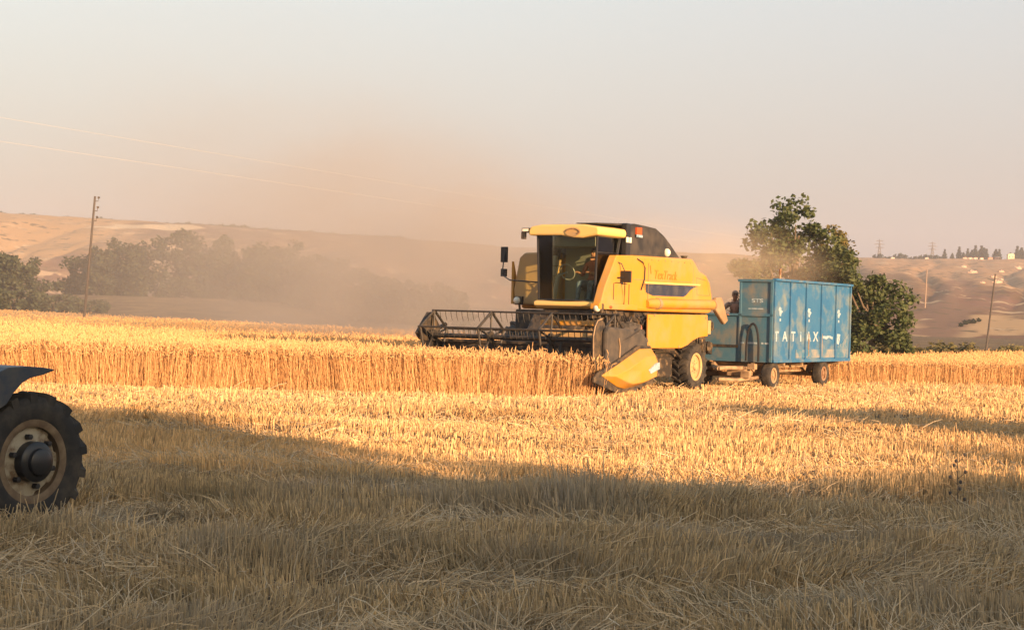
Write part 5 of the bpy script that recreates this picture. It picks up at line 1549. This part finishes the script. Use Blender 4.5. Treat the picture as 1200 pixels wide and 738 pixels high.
# trees standing behind the camera: their long evening shadows reach over the near stubble
bk = [(8, -29, 9.5), (12, -30, 10.2), (16, -31, 10.8), (20, -30, 11.6), (24, -29, 12.2), (28, -30, 12.8), (31.5, -31, 13.2), (34.6, -30, 13.4), (38.4, -30, 10.7), (42.0, -30, 11.1), (45.4, -30, 11.8), (52.0, -31, 14.4), (48.8, -29, 11.6), (55.5, -29, 11.8), (59, -29, 11.9), (63, -30, 12.0)]
for (x, y, h) in bk:
    w_ = 3.4 if h < 14 else 2.6
    lob = [(0, 0, h * 0.78, w_ * 0.75, w_ * 0.7, h * 0.20), (0, 0, h * 0.55, w_, w_, h * 0.25), (0, 0, h * 0.32, w_ * 1.05, w_, h * 0.25), (0, 0, h * 0.13, w_ * 1.05, w_, h * 0.12)]
    tree('shade_tree', 'leafy tree in the row behind the camera, shading the near stubble', 'tree', x, y, lob, 95, 1.1, 80, 0.62, M['leaf'], 0.25, h * 0.75, group='trees behind the camera', limbs=5)

# a few dry weeds in the near stubble at right
wd = None
for (x, y, h) in ((4.05, 15.6, 0.62), (4.35, 13.7, 0.34), (4.75, 14.4, 0.30), (2.9, 16.8, 0.26)):
    if wd is None:
        wd = thing('dry_weed', '', 'weed', (0, 0, 0), (0, 0, 0), 'dry weeds in the near stubble')
        b = MB()
        b.tube([(0, 0, -0.05), (0.01, 0, 0.5), (-0.01, 0.01, 1.0)], [0.010, 0.008, 0.004], 5)
        for k in range(9):
            z = 0.25 + 0.08 * k; a = k * 2.4
            b.tube([(0, 0, z), (0.10 * math.cos(a), 0.10 * math.sin(a), z + 0.10)], [0.005, 0.003], 4)
        b.build('stem', M['bark'], wd)
        b = MB()
        for k in range(9):
            z = 0.25 + 0.08 * k; a = k * 2.4
            b.ball((0.10 * math.cos(a), 0.10 * math.sin(a), z + 0.11), (0.022, 0.022, 0.03), 4)
        b.build('seed_head', M['wood'], wd)
        o = wd
    else: o = copy_thing(wd)
    o.location = (x, y, float(ground_z(x, y))); o.scale = (0.7, 0.7, h)
    o['label'] = {0.62: 'tallest dark dry weed standing up in the near stubble at right', 0.34: 'short dry weed nearest the camera at right', 0.30: 'short dry weed rightmost in the near stubble', 0.26: 'smallest dry weed, left of the tall one'}[h]

# ------------------------------------------------------------------ air: thin even haze, and the dust the combine throws up
def volume(name, density, color, aniso=0.0):
    m = bpy.data.materials.new(name); m.use_nodes = True
    nt = m.node_tree; nt.nodes.remove(nt.nodes['Principled BSDF'])
    v = nt.nodes.new('ShaderNodeVolumePrincipled')
    v.inputs['Color'].default_value = (*color, 1); v.inputs['Density'].default_value = density; v.inputs['Anisotropy'].default_value = aniso
    nt.links.new(v.outputs[0], nt.nodes['Material Output'].inputs['Volume'])
    return m, v
b = MB(); b.box((0, 680, 40), (1460, 1660, 86))
hz, _ = volume('pale_air', 0.00029, (0.82, 0.82, 0.88))
tag(b.build('haze', hz), 'thin dusty evening air', kind='stuff')

def dust(label, c, r, dens, col, nscale, rot=(0, 0, 0), soft=(1.0, 0.15), lo=0.30, hi=0.72):
    b = MB(); b.ball((0, 0, 0), 1.0, 14)
    m, v = volume('harvest_dust', dens, col, 0.0)
    nt = m.node_tree
    tc = nt.nodes.new('ShaderNodeTexCoord')
    ln = nt.nodes.new('ShaderNodeVectorMath'); ln.operation = 'LENGTH'; nt.links.new(tc.outputs['Object'], ln.inputs[0])
    mr = nt.nodes.new('ShaderNodeMapRange'); mr.interpolation_type = 'SMOOTHSTEP'; mr.inputs[1].default_value = soft[0]; mr.inputs[2].default_value = soft[1]; nt.links.new(ln.outputs['Value'], mr.inputs[0])
    no = nt.nodes.new('ShaderNodeTexNoise'); no.inputs['Scale'].default_value = nscale; no.inputs['Detail'].default_value = 5; no.inputs['Distortion'].default_value = 0.6; nt.links.new(tc.outputs['Object'], no.inputs['Vector'])
    nr = nt.nodes.new('ShaderNodeMapRange'); nr.inputs[1].default_value = lo; nr.inputs[2].default_value = hi; nt.links.new(no.outputs[0], nr.inputs[0])
    m1 = nt.nodes.new('ShaderNodeMath'); m1.operation = 'MULTIPLY'; nt.links.new(mr.outputs[0], m1.inputs[0]); nt.links.new(nr.outputs[0], m1.inputs[1])
    m2 = nt.nodes.new('ShaderNodeMath'); m2.operation = 'MULTIPLY'; nt.links.new(m1.outputs[0], m2.inputs[0]); m2.inputs[1].default_value = dens
    nt.links.new(m2.outputs[0], v.inputs['Density'])
    o = b.build('dust_cloud', m, None, loc=c, rot=rot); o.scale = r
    return tag(o, label, 'dust cloud', 'dust drifting from the harvest', 'stuff')
DC = (0.58, 0.54, 0.505)
dust('thick tan dust hanging behind the reel and cab', (-3.0, 62, 2.6), (11, 13, 6.2), 0.17, DC, 2.4, lo=0.36, hi=0.66)
dust('pale dust plume climbing from the combine towards the upper left', (-9.0, 78, 8.0), (17, 14, 9.0), 0.018, DC, 2.6, rot=(0, 0.45, 0), lo=0.38, hi=0.66)
dust('wide thin dust drifting left over the trees', (-13, 116, 4.5), (27, 42, 13), 0.040, DC, 2.0)
dust('orange lit dust puff behind the combine and above the trailer', (5.6, 52.5, 3.1), (5.0, 4.5, 2.2), 0.30, (0.92, 0.76, 0.56), 2.4)
